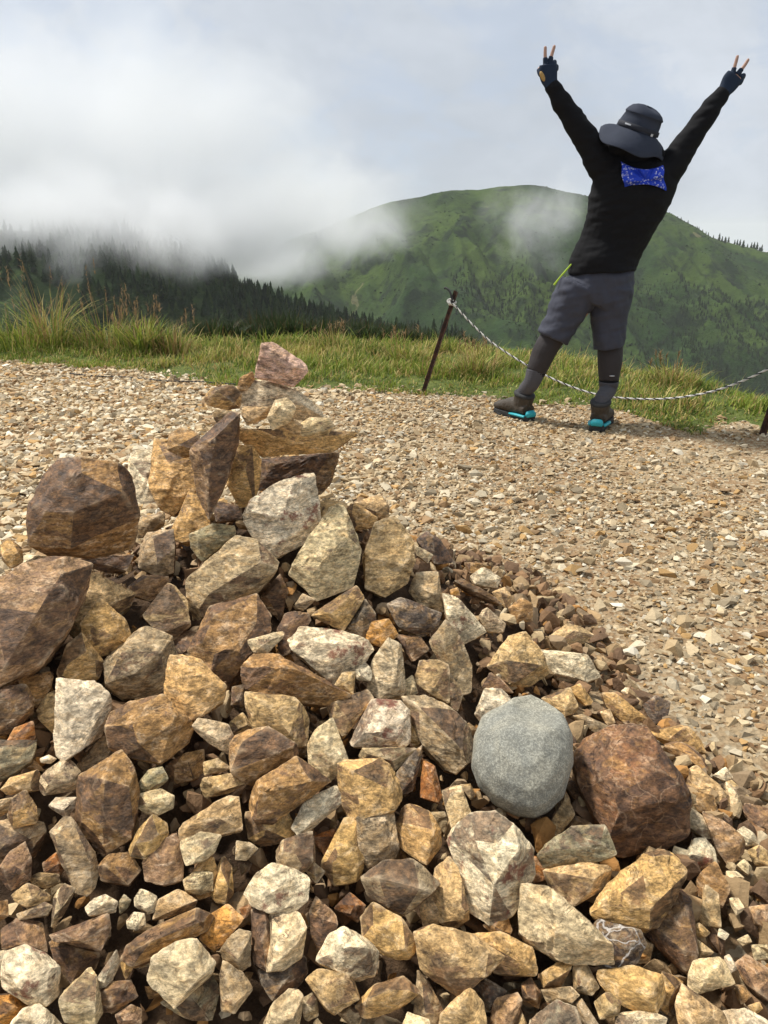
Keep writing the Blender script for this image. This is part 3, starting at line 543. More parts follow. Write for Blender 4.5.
T|600,450 650,410 790,500 790,650 700,600 640,530|700,510,.6|.2|p.2|long mauve-grey stone cut by the right edge near the bottom right corner
T|670,150 790,130 790,270 700,230||.2|p.1|mauve-tan block cut by the right edge above the long mauve-grey stone
T|560,100 610,95 640,150 600,190||.3|y.0|small bright yellow cobble on the gravel at the lower right
T|370,250 400,225 460,280 430,305 380,290||.3|o.0|small round orange pebble right of the dark triangular rock
T|500,300 510,255 560,290 540,320||.2|w.0|tiny white stone right of the round orange pebble
T|600,320 660,290 680,330 640,355||.2|y.0|small cream cobble on the gravel above the long mauve-grey stone
T|680,340 760,340 780,420 700,430||.2|y.1|cream stone at the right edge above the long mauve-grey stone
T|535,410 560,400 610,470 570,495||.2|w.0|small white chip right of the cream cube-like stone
T|380,310 480,390 400,420||0|t.1|thin tan triangle above the cream cube-like stone
T|200,500 320,530 240,720 190,680||-.2|o.4|brown stone wedged left of the cream cube-like stone
Z|598,972 632,968 660,975 664,995 655,1012 640,1012 615,1000 603,985|650,990,.7 625,985,.6|.6|o.2|blocky stone with pink-cream top below the white-veined black stone
Z|618,1014 645,1010 665,1020 660,1040 615,1040||.3|w.1|cream rough stone at the bottom edge below the blocky pink-cream stone
Z|722,1012 745,1009 775,1025 775,1040 728,1040||.2|w.1|whitish-tan slab in the bottom right corner
T|590,560 640,560 680,620 620,670||0|b.1|brown-orange stone under the long mauve-grey stone
T|660,670 720,650 740,690 700,715||.2|o.0|small orange stone near the bottom right corner
S|285,470 350,440 420,570 380,610 290,590||0|g.1|grey rounded stone under the tip of the yellow wedge
S|110,500 200,440 290,460 210,570 130,570||0|o.2|olive-gold flaky stone right below the yellow wedge
S|10,560 60,520 110,600 100,680 20,640||-.3|b.5|dark brown stone left of the olive-gold flaky stone
S|120,590 270,570 310,620 270,660 150,650||.2|g.2|grey stone under the olive-gold flaky stone
Z|532,1020 557,1001 575,1008 584,1040 530,1040||.5|W.5|white stone with rusty black patches at the bottom edge, right of centre
Z|576,1005 582,1000 601,1030 590,1040||.2|g.1|grey plate leaning right of the rust-patched white stone at the bottom
S|400,650 460,605 540,630 520,720 430,740||.3|t.15|tan rough stone between the leaning grey plate and the blocky pink-cream stone
S|640,300 710,350 690,440 620,440||-1|g.2|grey stone in shade right of the white-veined black stone
"""
# ---------------------------------------------------------------- the heap's surface
def pileH(x, y):
    def cone(cx, cy, h, s, k=1.0):
        r = np.sqrt((x-cx)**2 + ((y-cy)*k)**2 + .03**2); return h - s*(r-.03)
    a = cone(-.27, 1.78, .47, .56); b = cone(-.78, 1.38, .40, .5); c = cone(-.3, 1.2, .27, .38, 1.0); d = cone(.25, 1.10, .16, .34)
    k = 26.0
    m = np.log(np.exp(k*a)+np.exp(k*b)+np.exp(k*c)+np.exp(k*d)+np.exp(k*-.02))/k
    return m - .01
def pile_hit(px, py):
    d = ray(px, py); t = np.arange(.45, 7, .004); P = CAM + t[:, None]*d
    c = P[:, 2] - np.maximum(pileH(P[:, 0], P[:, 1]), 0.0)
    i = np.where(c < 0)[0]
    if len(i):
        p = P[i[0]]
        if not (py < 620 and px < 470 and p[1] > 2.05): return p
    sel = (P[:, 1] < 2.1); j = np.argmin(np.where(sel, c, 9)); return P[j]
def pile_normal(p):
    e = .02; h = lambda a, b: float(max(pileH(np.float64(a), np.float64(b)), 0))
    n = np.array([-(h(p[0]+e, p[1])-h(p[0]-e, p[1]))/(2*e), -(h(p[0], p[1]+e)-h(p[0], p[1]-e))/(2*e), 1.0]); return n/np.linalg.norm(n)

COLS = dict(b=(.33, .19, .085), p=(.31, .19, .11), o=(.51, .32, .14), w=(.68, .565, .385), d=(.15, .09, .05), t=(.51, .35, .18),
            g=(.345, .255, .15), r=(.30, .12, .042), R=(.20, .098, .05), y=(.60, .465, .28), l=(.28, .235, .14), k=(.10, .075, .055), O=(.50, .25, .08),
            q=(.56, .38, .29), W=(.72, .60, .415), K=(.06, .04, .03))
TILES = dict(Z=(0, 0, 1), A=(0, 420, 4), B=(180, 330, 4), C=(180, 480, 4), D=(340, 480, 4), E=(0, 580, 4), F=(180, 620, 4), G=(350, 620, 4), H=(520, 600, 4))
for k_, ox_, oy_ in (('I', 0, 740), ('J', 130, 740), ('K', 260, 740), ('L', 390, 740), ('M', 520, 740), ('N', 624, 740), ('O', 0, 880), ('P', 130, 880), ('Q', 260, 880), ('R', 390, 880), ('S', 520, 880), ('T', 624, 880)):
    TILES[k_] = (ox_, oy_, 5.3333)

def cut_hull(P, g, m):
    V, T, fid = hull(P)
    for _ in range(m):
        d = g.normal(size=3); d /= np.linalg.norm(d); h = V@d; c = h.max() - (h.max()-h.min())*g.uniform(.04, .13)
        E = np.concatenate([T[:, [0, 1]], T[:, [1, 2]], T[:, [2, 0]]]); a, b = h[E[:, 0]], h[E[:, 1]]; x = (a > c) != (b > c); t = (c-a[x])/(b[x]-a[x])
        N = V[E[x, 0]]*(1-t)[:, None]+V[E[x, 1]]*t[:, None]; P = np.concatenate([V[h <= c], np.unique(np.round(N, 6), axis=0)])
        try: V, T, fid = hull(P)
        except Exception: break
    return V, T, fid
def rock_surface(V, T, fid, r, seed, k, n, rough=1.0):
    V, T, fid = subdivide(V, T, fid, k)
    V = laplace(V, T, 1, .5)
    N = vnormals(V, T); q = V/r + seed*7.77; g = np.random.default_rng(seed+5)
    ax = g.normal(size=3); ax /= np.linalg.norm(ax)
    d = .030*fbm(q*1.2, 3) + .026*fbm(q*3.6+9, 4)
    s_ = (q@ax)*4.2 + perlin(q*.7+3)*.8; fr = s_-np.floor(s_); d += .016*sstep(.0, .12, fr)*(1-fr)*sstep(-.1, .25, perlin(q*.8+55))
    V = V + N*(d*r*rough)[:, None]
    # broken ledges on the side one sees
    for _ in range(2 if r > .035 else 1):
        a = g.normal(size=3); a -= n*np.dot(a, n); a /= np.linalg.norm(a); c = g.uniform(.05, .6)
        w = sstep(c, c+.05, (V/r)@a + .10*perlin(q*2.2+77) + .05*perlin(q*6)); front = sstep(-.1, .15, (V/r)@n)
        V = V - n*(r*g.uniform(.03, .085)*w*front)[:, None]
    return V, T, fid

def rnd_area(P2):
    x, y = P2[:, 0], P2[:, 1]; return abs(np.sum(x*np.roll(y, -1)-y*np.roll(x, -1)))/2

ROCKOBJ = []
def sharpen(me, T, fid):
    ne = len(me.edges); ev = np.zeros(ne*2, np.int32); me.edges.foreach_get('vertices', ev); ev = ev.reshape(-1, 2); ev.sort(axis=1); M = len(me.vertices)+1
    key = ev[:, 0].astype(np.int64)*M+ev[:, 1]; E = np.concatenate([T[:, [0, 1]], T[:, [1, 2]], T[:, [2, 0]]]); E = np.sort(E, axis=1); k2 = E[:, 0].astype(np.int64)*M+E[:, 1]; f3 = np.concatenate([fid]*3)
    o = np.argsort(k2, kind='stable'); k2, f3 = k2[o], f3[o]; first = np.searchsorted(k2, key); last = np.searchsorted(k2, key, 'right')-1
    first = np.clip(first, 0, len(k2)-1); last = np.clip(last, 0, len(k2)-1); sh = f3[first] != f3[last]
    a = me.attributes.new('sharp_edge', 'BOOLEAN', 'EDGE'); a.data.foreach_set('value', sh)

def make_rock(i, line):
    tile, outl, rid, lay, colc, label = line.split('|')
    ox, oy, s = TILES[tile]
    pts = np.array([[float(c) for c in p.split(',')] for p in outl.split()]); pts = pts/s + [ox, oy]
    rg = [[float(c) for c in p.split(',')] for p in rid.split()] if rid else []
    rg = [(a/s+ox, b/s+oy, h) for a, b, h in rg]
    c2 = pts.mean(axis=0); lr = random.Random(i*31+5)
    if lay.startswith('Y'): ctr = on_plane_y(c2[0], c2[1], float(lay[1:])); L = 0; ns = np.array([0, -.85, .5])
    else: ctr = pile_hit(*c2); L = float(lay); ns = pile_normal(ctr)
    v = -ray(*c2); n = ns*.42 + v*.58; n /= np.linalg.norm(n)
    def onp(px, py, ctr_):
        d = ray(px, py); t = np.dot(ctr_-CAM, n)/np.dot(d, n); return CAM + d*t
    R3 = np.array([onp(a, b, ctr) for a, b in pts])
    dist = np.linalg.norm(ctr-CAM)
    r = math.sqrt(rnd_area(pts)/math.pi)*dist/F*1.02
    shift = v*(L*.028 + r*.12) if not lay.startswith('Y') else 0
    C_ = ctr + shift
    R3 = np.array([onp(a, b, C_) for a, b in pts]); cc = R3.mean(axis=0)
    grow = 1.04 if lay.startswith('Y') else 1.11
    R3 = cc + (R3-cc)*grow
    P = []
    for p in R3:
        P.append(p + n*r*lr.choice((-.15, 0, .12, .34))*lr.uniform(.6, 1.1)); 
        P.append(cc + (p-cc)*lr.uniform(.86, .97) - n*r*lr.uniform(.25, .45))
        
        if lr.random() < .5: P.append(cc + (p-cc)*lr.uniform(.45, .75) - n*r*lr.uniform(.6, .95))
    if not rg:
        k = lr.choice((1, 2, 2, 3)); 
        for _ in range(k):
            w = lr.random(); q = pts[lr.randrange(len(pts))]*.45 + pts[lr.randrange(len(pts))]*.15 + c2*.4
            rg.append((q[0], q[1], lr.uniform(.5, .95)))
    for a, b, h in rg: P.append(onp(a, b, C_)*1.0 + n*r*h*.62)
    # a second ring of front points makes plates instead of a pyramid
    for p in R3[::4]:
        w = lr.uniform(.45, .7); P.append(cc + (p-cc)*w + n*r*lr.uniform(.2, .5))
    P = np.array(P)
    V, T, fid = cut_hull(P - cc, np.random.default_rng(i+100), 0 if lay.startswith('Y') else (2 if r > .02 else 1))
    k = 4 if r > .05 else 3
    if r < .014: k = 2
    V, T, fid = rock_surface(V, T, fid, r, i, k, n)
    fr = np.array([lr.random() for _ in range(fid.max()+1)])
    if i == 900:  # rust boulder: shade of its front faces painted in as dark facets
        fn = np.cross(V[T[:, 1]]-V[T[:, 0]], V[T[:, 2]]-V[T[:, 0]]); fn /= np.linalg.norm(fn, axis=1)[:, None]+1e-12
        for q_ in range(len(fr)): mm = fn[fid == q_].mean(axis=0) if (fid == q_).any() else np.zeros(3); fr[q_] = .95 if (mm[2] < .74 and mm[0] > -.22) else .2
    # feather: facet value blends slightly through noise in the shader
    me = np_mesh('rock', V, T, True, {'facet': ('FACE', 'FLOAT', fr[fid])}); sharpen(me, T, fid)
    mat = MAT['stone']; cc_ = colc[0]; rv = float(colc[1:])
    if cc_ == 'W': mat = MAT['red']
    if cc_ == 'K': mat = MAT['vein']
    if cc_ == 'R': mat = MAT['rustvein']
    o = link('rock', me, mat); o.location = cc
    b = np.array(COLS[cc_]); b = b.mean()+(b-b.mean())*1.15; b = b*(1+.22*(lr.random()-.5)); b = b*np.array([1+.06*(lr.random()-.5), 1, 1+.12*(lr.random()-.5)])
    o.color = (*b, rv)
    tag(o, label, 'rock', 'stones of the cairn'); ROCKOBJ.append((o, cc, r))
    return o
for i_, l_ in enumerate([l for l in ROCKS.strip().split('\n') if l.strip()]): make_rock(i_, l_)

def big_boulder(name, outl, Y0, L, depth, mat, label, smooth, seed, ridge=()):
    pts = np.array(outl, float); c2 = pts.mean(axis=0); ctr = pile_hit(*c2); v = -ray(*c2); n = pile_normal(ctr)*.35+v*.65; n /= np.linalg.norm(n)
    dist = np.linalg.norm(ctr-CAM); r = math.sqrt(rnd_area(pts)/math.pi)*dist/F; C_ = ctr + v*(L*.028 + r*.2)
    def onp(px, py):
        d = ray(px, py); t = np.dot(C_-CAM, n)/np.dot(d, n); return CAM + d*t
    R3 = np.array([onp(a, b) for a, b in pts]); cc = R3.mean(axis=0); P = []
    for p in R3:
        for w, h in ((1, 0), (.93, .27), (.72, .47), (.42, .6), (.93, -.3), (.7, -.6), (.35, -.8)): P.append(cc+(p-cc)*w + n*r*h*depth*(.55 if (h > 0 and (p-cc)@UP > .45*r) else 1))
    V, T, fid = hull(np.array(P)-cc)
    V, T, fid = subdivide(V, T, fid, 3); V = laplace(V, T, 2, .6); sc0 = 1.0
    # keep size after smoothing
    for ax in (RT, UP):
        a_ = (R3-cc)@ax; b_ = V@ax; V = V + ax*((b_-b_.min())/(b_.max()-b_.min())*(a_.max()-a_.min())*1.05+a_.min()*1.05-b_)[:, None]
    N = vnormals(V, T); q = V/r+seed; V = V + N*(r*(.035*fbm(q*.9, 3)+.006*fbm(q*6, 3)))[:, None]
    # shallow worn hollow near the top
    hl = (onp(538, 712)-cc) + n*r*.3; dd = np.linalg.norm(V-hl, axis=1); V = V - n*(r*.20*np.exp(-(dd/(.40*r))**4))[:, None]
    me = np_mesh(name, V, T, True); o = link(name, me, mat); o.location = cc; tag(o, label, 'boulder', 'stones of the cairn'); ROCKOBJ.append((o, cc, r)); return o
big_boulder('boulder', [(473, 770), (476, 738), (484, 718), (500, 709), (513, 699), (530, 695), (546, 702), (561, 716), (569, 738), (570, 768), (563, 800), (550, 816), (535, 823), (515, 819), (495, 808), (480, 790)],
            0, 1.2, 1.0, MAT['boulder'], 'large smooth rounded grey boulder, the only grey speckled one in the cairn', True, 3)
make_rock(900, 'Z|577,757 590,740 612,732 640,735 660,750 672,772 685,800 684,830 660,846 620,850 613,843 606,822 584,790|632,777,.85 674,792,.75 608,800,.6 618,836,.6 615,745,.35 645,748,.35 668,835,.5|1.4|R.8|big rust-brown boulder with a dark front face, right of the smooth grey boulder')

# core of the heap and loose rubble in the gaps
def template_stones(n, npt, seed, k=0, flat=(.5, .9)):
    g = np.random.default_rng(seed); out = []
    for _ in range(n):
        p = g.normal(size=(npt, 3)); p /= np.linalg.norm(p, axis=1)[:, None]; p *= g.uniform(.8, 1.1, (npt, 1)); p *= [1, g.uniform(.55, .95), g.uniform(*flat)]
        V, T, fid = hull(p)
        if k: V, T, fid = subdivide(V, T, fid, k); V = laplace(V, T, 1, .35); N = vnormals(V, T); V = V + N*(.07*fbm(V*1.7+_*3, 3))[:, None]
        out.append((V, T))
    return out
def rotmats(n, g, tilt=None):
    q = g.normal(size=(n, 4)); 
    if tilt is not None:
        yaw = g.uniform(0, 2*math.pi, n); ax = g.uniform(0, 2*math.pi, n); th = np.abs(g.normal(0, tilt, n))
        q = np.stack([np.cos(th/2), np.cos(ax)*np.sin(th/2), np.sin(ax)*np.sin(th/2), 0*th], 1)
        z = np.stack([np.cos(yaw/2), 0*yaw, 0*yaw, np.sin(yaw/2)], 1)
        w1, x1, y1, z1 = q.T; w2, x2, y2, z2 = z.T
        q = np.stack([w1*w2-x1*x2-y1*y2-z1*z2, w1*x2+x1*w2+y1*z2-z1*y2, w1*y2-x1*z2+y1*w2+z1*x2, w1*z2+x1*y2-y1*x2+z1*w2], 1)
    q /= np.linalg.norm(q, axis=1)[:, None]; w, x, y, z = q.T
    return np.stack([1-2*(y*y+z*z), 2*(x*y-w*z), 2*(x*z+w*y), 2*(x*y+w*z), 1-2*(x*x+z*z), 2*(y*z-w*x), 2*(x*z-w*y), 2*(y*z+w*x), 1-2*(x*x+y*y)], 1).reshape(-1, 3, 3)
def scatter_mesh(name, temps, P, S, Rm, C, smooth, mat):
    g = np.random.default_rng(3); tid = g.integers(0, len(temps), len(P)); Vs = []; Ts = []; Cs = []; o = 0
    for k, (V, T) in enumerate(temps):
        s = np.where(tid == k)[0]
        if not len(s): continue
        W = np.einsum('nij,vj->nvi', Rm[s], V)*S[s][:, None, None] + P[s][:, None, :]
        Vs.append(W.reshape(-1, 3)); Ts.append((T[None]+(np.arange(len(s))*len(V))[:, None, None]+o).reshape(-1, 3)); Cs.append(np.repeat(C[s], len(V), axis=0)); o += len(s)*len(V)
    V = np.concatenate(Vs); T = np.concatenate(Ts); Cc = np.concatenate(Cs); Cc = np.concatenate([Cc, np.ones((len(Cc), 1))], 1)
    return link(name, np_mesh(name, V, T, smooth, {'tint': ('POINT', 'FLOAT_COLOR', Cc)}), mat)
gx, gy = np.meshgrid(np.linspace(-2.1, 1.6, 190), np.linspace(.35, 3.1, 150))
hz = pileH(gx, gy); pz = np.stack([gx.ravel(), gy.ravel(), hz.ravel()], 1)
hz = hz.ravel() - .075 + .03*fbm(pz*9, 3); hz = np.where(hz < -.02, -.03, hz)
Vc = np.stack([gx.ravel(), gy.ravel(), hz], 1); w_ = gx.shape[1]; ii = np.arange(gx.shape[0]-1)[:, None]*w_ + np.arange(w_-1)[None]; ii = ii.ravel()
tag(link('rubble_heap_soil', np_mesh('soil', Vc, np.stack([ii, ii+1, ii+w_+1, ii+w_], 1), True), MAT['soil']), 'dark soil filling the inside of the stone heap', 'soil', None, 'structure')
g_ = np.random.default_rng(21); n_ = 13000
X = g_.uniform(-1.9, 1.4, n_); Yv = g_.uniform(.45, 3.0, n_); H = pileH(X, Yv); keep = H > .012; X, Yv, H = X[keep], Yv[keep], H[keep]
S_ = .012*np.exp(g_.normal(.35, .45, len(X))); S_ = np.clip(S_*(1+.7*np.clip((X-.1)*2, 0, 1)), .008, .045)
P_ = np.stack([X, Yv, H - .052 + .04*np.clip((X-.1)*2, 0, 1) + g_.uniform(-.012, .012, len(X))], 1)
pal = np.array([(.36, .24, .12), (.24, .14, .07), (.45, .33, .18), (.15, .09, .05), (.30, .21, .12), (.36, .18, .055), (.52, .42, .27)])
C_ = pal[g_.choice(len(pal), len(X), p=[.2, .25, .09, .2, .16, .08, .02])]*g_.uniform(.75, 1.2, (len(X), 1))
tag(scatter_mesh('rubble', template_stones(26, 9, 8, 1, (.35, .8)), P_, S_, rotmats(len(X), g_), C_, False, MAT['rubble']), 'small broken stones filling the gaps of the cairn', 'rubble', None, 'stuff')
# ---------------------------------------------------------------- path, grass edge and near slope
edge_px = [(-250, 352), (0, 363), (60, 366), (130, 371), (200, 382), (300, 388), (420, 392), (500, 399), (560, 403), (620, 410), (660, 425), (690, 433), (715, 422), (740, 420), (768, 433), (900, 470)]
EP = np.array([on_ground(*p)[:2] for p in edge_px]); 
crest_px = [(-300, 347), (0, 347), (150, 350), (300, 347), (450, 352), (560, 362), (620, 377), (700, 392), (768, 408), (900, 440)]
CP = np.array([on_ground(*p)[:2] for p in crest_px])
def Yedge(x):
    x = np.asarray(x, float); p = np.stack([x.ravel(), 0*x.ravel()+.5, 0*x.ravel()], 1); return np.interp(x, EP[:, 0], EP[:, 1]) + (.10*fbm(p*2.3, 2)+.06*fbm(p*8, 2)).reshape(x.shape)
def Ycrest(x): return np.interp(x, CP[:, 0], CP[:, 1])
def groundH(x, y):
    x = np.asarray(x, float); y = np.asarray(y, float)
    p = np.stack([x.ravel(), y.ravel(), 0*x.ravel()], 1)
    z = .012*fbm(p*1.3, 3) + .004*fbm(p*6, 2)
    fade = sstep(.4, 1.2, np.hypot(x-.0, y-0).ravel()); z = z.reshape(x.shape)
    ye = Yedge(x); yc = Ycrest(x)
    z = z*sstep(.3, 1.5, y) + .03*sstep(0, .5, y-ye)
    d = np.maximum(y-yc, 0); z = z - (.55*(np.sqrt(d*d+.4**2)-.4))
    return np.maximum(z, -130 + .0*z)
ang = np.radians(np.linspace(-75, 75, 300)); rad = np.concatenate([np.linspace(.0, 9, 260), 9*np.exp(np.linspace(.01, math.log(6000/9), 130))])
A, Rr = np.meshgrid(ang, rad); GX = np.sin(A)*Rr; GY = np.cos(A)*Rr - .8
GZ = groundH(GX, GY); turf = sstep(-.04, .04, GY - Yedge(GX) + .05*fbm(np.stack([GX.ravel(), GY.ravel(), 0*GX.ravel()], 1)*3, 3).reshape(GX.shape))
w_ = GX.shape[1]; ii = (np.arange(GX.shape[0]-1)[:, None]*w_ + np.arange(w_-1)[None]).ravel()
gm = np_mesh('ground', np.stack([GX.ravel(), GY.ravel(), GZ.ravel()], 1), np.stack([ii, ii+w_, ii+w_+1, ii+1], 1)[:, ::-1], True, {'turf': ('POINT', 'FLOAT', turf.ravel())})
tag(link('ground', gm, MAT['ground']), 'stony mountain path and turf shoulder falling away to the valley', 'ground', None, 'structure')

# gravel
def gravel():
    g = np.random.default_rng(77); n = 250000
    u = g.random(n); y = .35 + 7.2*u**.8; x = g.uniform(-1, 1, n)*(.85*y+.9)
    r = np.hypot(x, y)
    keep = (y < Yedge(x)+g.normal(0, .09, n)) & (pileH(x, y) < .0+.01)
    x, y = x[keep], y[keep]
    p = np.stack([x, y, 0*x], 1); patch = fbm(p*.9+4, 3); fn = fbm(p*5, 2)
    left = sstep(.6, -.8, x - .0*y)   # coarser, paler gravel towards the far left
    dens = np.clip(.72 + .4*left + .65*patch + .35*fn, .16, 1)
    k = g.random(len(x)) < dens; x, y, left, patch = x[k], y[k], left[k], patch[k]
    s = np.exp(g.normal(0, .52, len(x)))*(.0088 + .0064*left)
    s = np.clip(s, .0045, .04)
    z = groundH(x, y) + s*.18
    pal = np.array([(.54, .42, .255), (.46, .335, .185), (.62, .52, .355), (.33, .21, .105), (.31, .245, .155), (.46, .28, .11), (.70, .62, .47)])
    C = pal[g.choice(len(pal), len(x), p=[.24, .2, .14, .14, .13, .09, .06])]*g.uniform(.75, 1.15, (len(x), 1))
    C *= (.88+.16*left)[:, None]
    print('gravel', len(x))
    return scatter_mesh('gravel', template_stones(30, 10, 4, 0, (.35, .65)), np.stack([x, y, z], 1), s, rotmats(len(x), g, .35), C, False, MAT['gravel'])
tag(gravel(), 'pale tan gravel covering the path', 'gravel', None, 'stuff')

# grass
def blades(P, Hh, W, lean, az, C, curve=.5):
    n = len(P); t = np.array([0, .4, .75, 1.0]); V = np.zeros((n, 7, 3))
    dirv = np.stack([np.cos(az), np.sin(az), 0*az], 1); side = np.stack([-np.sin(az), np.cos(az), 0*az], 1)
    mid = []
    for k, tt in enumerate(t):
        c = P + dirv*(lean*Hh*(tt**1.8))[:, None] + np.array([0, 0, 1])*(Hh*(tt - .35*np.clip(lean, 0, 1.2)*tt**2.2))[:, None]
        wd = W*(1-tt)**.6
        if k < 3: V[:, 2*k] = c - side*wd[:, None]/2; V[:, 2*k+1] = c + side*wd[:, None]/2
        else: V[:, 6] = c
    T = np.array([(0, 1, 3), (0, 3, 2), (2, 3, 5), (2, 5, 4), (4, 5, 6)])
    T = (T[None]+(np.arange(n)*7)[:, None, None]).reshape(-1, 3)
    sh = np.array([.75, .75, .95, .95, 1.08, 1.08, 1.2]); Cc = C[:, None, :]*np.ones((1, 7, 1)); Cc = np.concatenate([Cc, np.ones((n, 7, 1))], 2)
    return V.reshape(-1, 3), T, Cc.reshape(-1, 4)
GP = np.array([(.17, .23, .035), (.26, .31, .05), (.11, .165, .03), (.36, .36, .075), (.55, .44, .17), (.38, .25, .10)])
def grass():
    g = np.random.default_rng(5); n = 150000
    x = g.uniform(-7.5, 4.2, n); t = g.random(n)**1.15
    ye = Yedge(x); yc = Ycrest(x); y = ye - .06 + t*(yc-ye+1.6)
    p = np.stack([x, y, 0*x], 1); cl = fbm(p*2.2, 3); cl2 = fbm(p*.7+8, 2)
    keep = (g.random(n) < np.clip(.75+1.0*cl, .15, 1)) & ((y > ye+.02) | (cl > .12)); x, y, cl, cl2, ye = x[keep], y[keep], cl[keep], cl2[keep], ye[keep]
    left = sstep(1.0, -3, x)
    h = (.055+.065*g.random(len(x)))*(1+.9*np.clip(cl, -.5, 1)) * (.35+.65*sstep(0, .9, y-ye)) * (1+.25*left)
    long_ = g.random(len(x)) < .06; h = np.where(long_, h*1.7, h)
    n = len(x); pi = np.clip((cl2*1.2+.5+g.normal(0, .25, n))*2.6+.3, 0, 3.9).astype(int); C = GP[pi]; dry = g.random(n) < (.22+.35*np.clip(cl2, 0, 1)+.25*np.clip(-cl, 0, 1)); C = np.where(dry[:, None], GP[g.integers(4, 6, n)], C)
    C = C*g.uniform(.8, 1.2, (n, 1)); P = np.stack([x, y, groundH(x, y)-.01], 1)
    print('grass', n)
    V, T, Cc = blades(P, h, g.uniform(.005, .011, n), g.uniform(.15, 1.1, n), g.normal(-.6, 1.6, n), C)
    return link('grass', np_mesh('grass', V, T, True, {'tint': ('POINT', 'FLOAT_COLOR', Cc)}), MAT['grass'])
tag(grass(), 'yellow-green alpine grass along the edge of the path', 'grass', None, 'stuff')
def tuft(px, py, hpx, n, spread, label, seed, seeds=True, dry=.2, broad=False, bushy=0.0):
    g = np.random.default_rng(seed); b = on_ground(px, py); b = b*1.0; b[2] = float(groundH(b[0], b[1])); D = np.linalg.norm(b-CAM); H = hpx*D/F
    a = g.uniform(0, 2*math.pi, n); r = spread*D/F*np.sqrt(g.random(n)); P = np.stack([np.cos(a)*r, np.sin(a)*r*.7, 0*a], 1)
    h = H*g.uniform(.45, 1, n); C = GP[g.integers(0, 4, n)]*g.uniform(.7, 1.2, (n, 1)); dr = g.random(n) < dry; C = np.where(dr[:, None], GP[g.integers(4, 6, n)]*.8, C)
    V, T, Cc = blades(P, h, np.full(n, .014 if broad else .009), g.uniform(.15, 1.25, n), a+g.normal(0, .5, n), C)
    root = empty('weed' if broad else 'grass_tuft', b, label, 'weed' if broad else 'grass tuft', 'tall plants along the far edge of the path')
    link('foliage', np_mesh('foliage', V, T, True, {'tint': ('POINT', 'FLOAT_COLOR', Cc)}), MAT['grass'], root)
    if seeds:
        k = max(4, n//14); a = g.uniform(0, 2*math.pi, k); le = g.uniform(.1, .45, k); hh = H*g.uniform(.85, 1.25, k); Vs = []; Ts = []; Cs = []; o = 0
        for j in range(k):
            m = 12; q = g.normal(0, 1, (m, 1))*0; base = np.array([math.cos(a[j])*spread*D/F*.5, math.sin(a[j])*spread*D/F*.5, 0])
            top = base + np.array([math.cos(a[j])*le[j]*hh[j], math.sin(a[j])*le[j]*hh[j], hh[j]])
            Pj = np.repeat(base[None], 1, 0); v, t, c = blades(Pj, np.array([np.linalg.norm(top-base)]), np.array([.005]), np.array([le[j]]), np.array([a[j]]), GP[[5]]*.8); Vs.append(v); Ts.append(t+o); Cs.append(c); o += len(v)
            tipc = v[6]; Pm = np.repeat(tipc[None], m, 0) - np.array([0, 0, 1])*(g.random((m, 1))*.22*hh[j])
            v2, t2, c2 = blades(Pm, g.uniform(.02, .05, m), np.full(m, .007), g.uniform(.3, 1.2, m), g.uniform(0, 6.28, m), np.repeat(np.array([[.30, .20, .10]]), m, 0)*g.uniform(.6, 1.2, (m, 1))); Vs.append(v2); Ts.append(t2+o); Cs.append(c2); o += len(v2)
        link('seed_heads', np_mesh('seed_heads', np.concatenate(Vs), np.concatenate(Ts), True, {'tint': ('POINT', 'FLOAT_COLOR', np.concatenate(Cs))}), MAT['grass'], root)
    return root
tuft(24, 352, 44, 190, 40, 'tall bushy grass tuft at the far left with brown seed heads', 1)
tuft(52, 350, 70, 160, 18, 'very tall thin grass stems with drooping dark seed heads, right of the left tuft', 2, True, .5)
tuft(108, 352, 48, 220, 26, 'brownish grass tuft in the middle of the left group', 3, True, .45)
tuft(143, 356, 44, 240, 20, 'leafy green weed right of the brownish grass tuft', 4, True, .15, True)
tuft(172, 358, 40, 120, 16, 'dry reddish stems at the right end of the left plant group', 5, True, .7)
tuft(268, 350, 22, 110, 14, 'low grass clump behind the cairn top', 6, False, .1)
tuft(330, 352, 24, 140, 16, 'low yellowish grass clump just right of the cairn top', 7, True, .5)
tuft(404, 366, 30, 140, 18, 'yellow grass clump at the foot of the leaning iron post', 8, True, .4)
tuft(476, 380, 34, 140, 18, 'dry golden grass clump between the post and the hiker', 9, True, .5)
tuft(672, 392, 28, 120, 22, 'golden grass clump right of the hiker beside the rope', 10, True, .6)

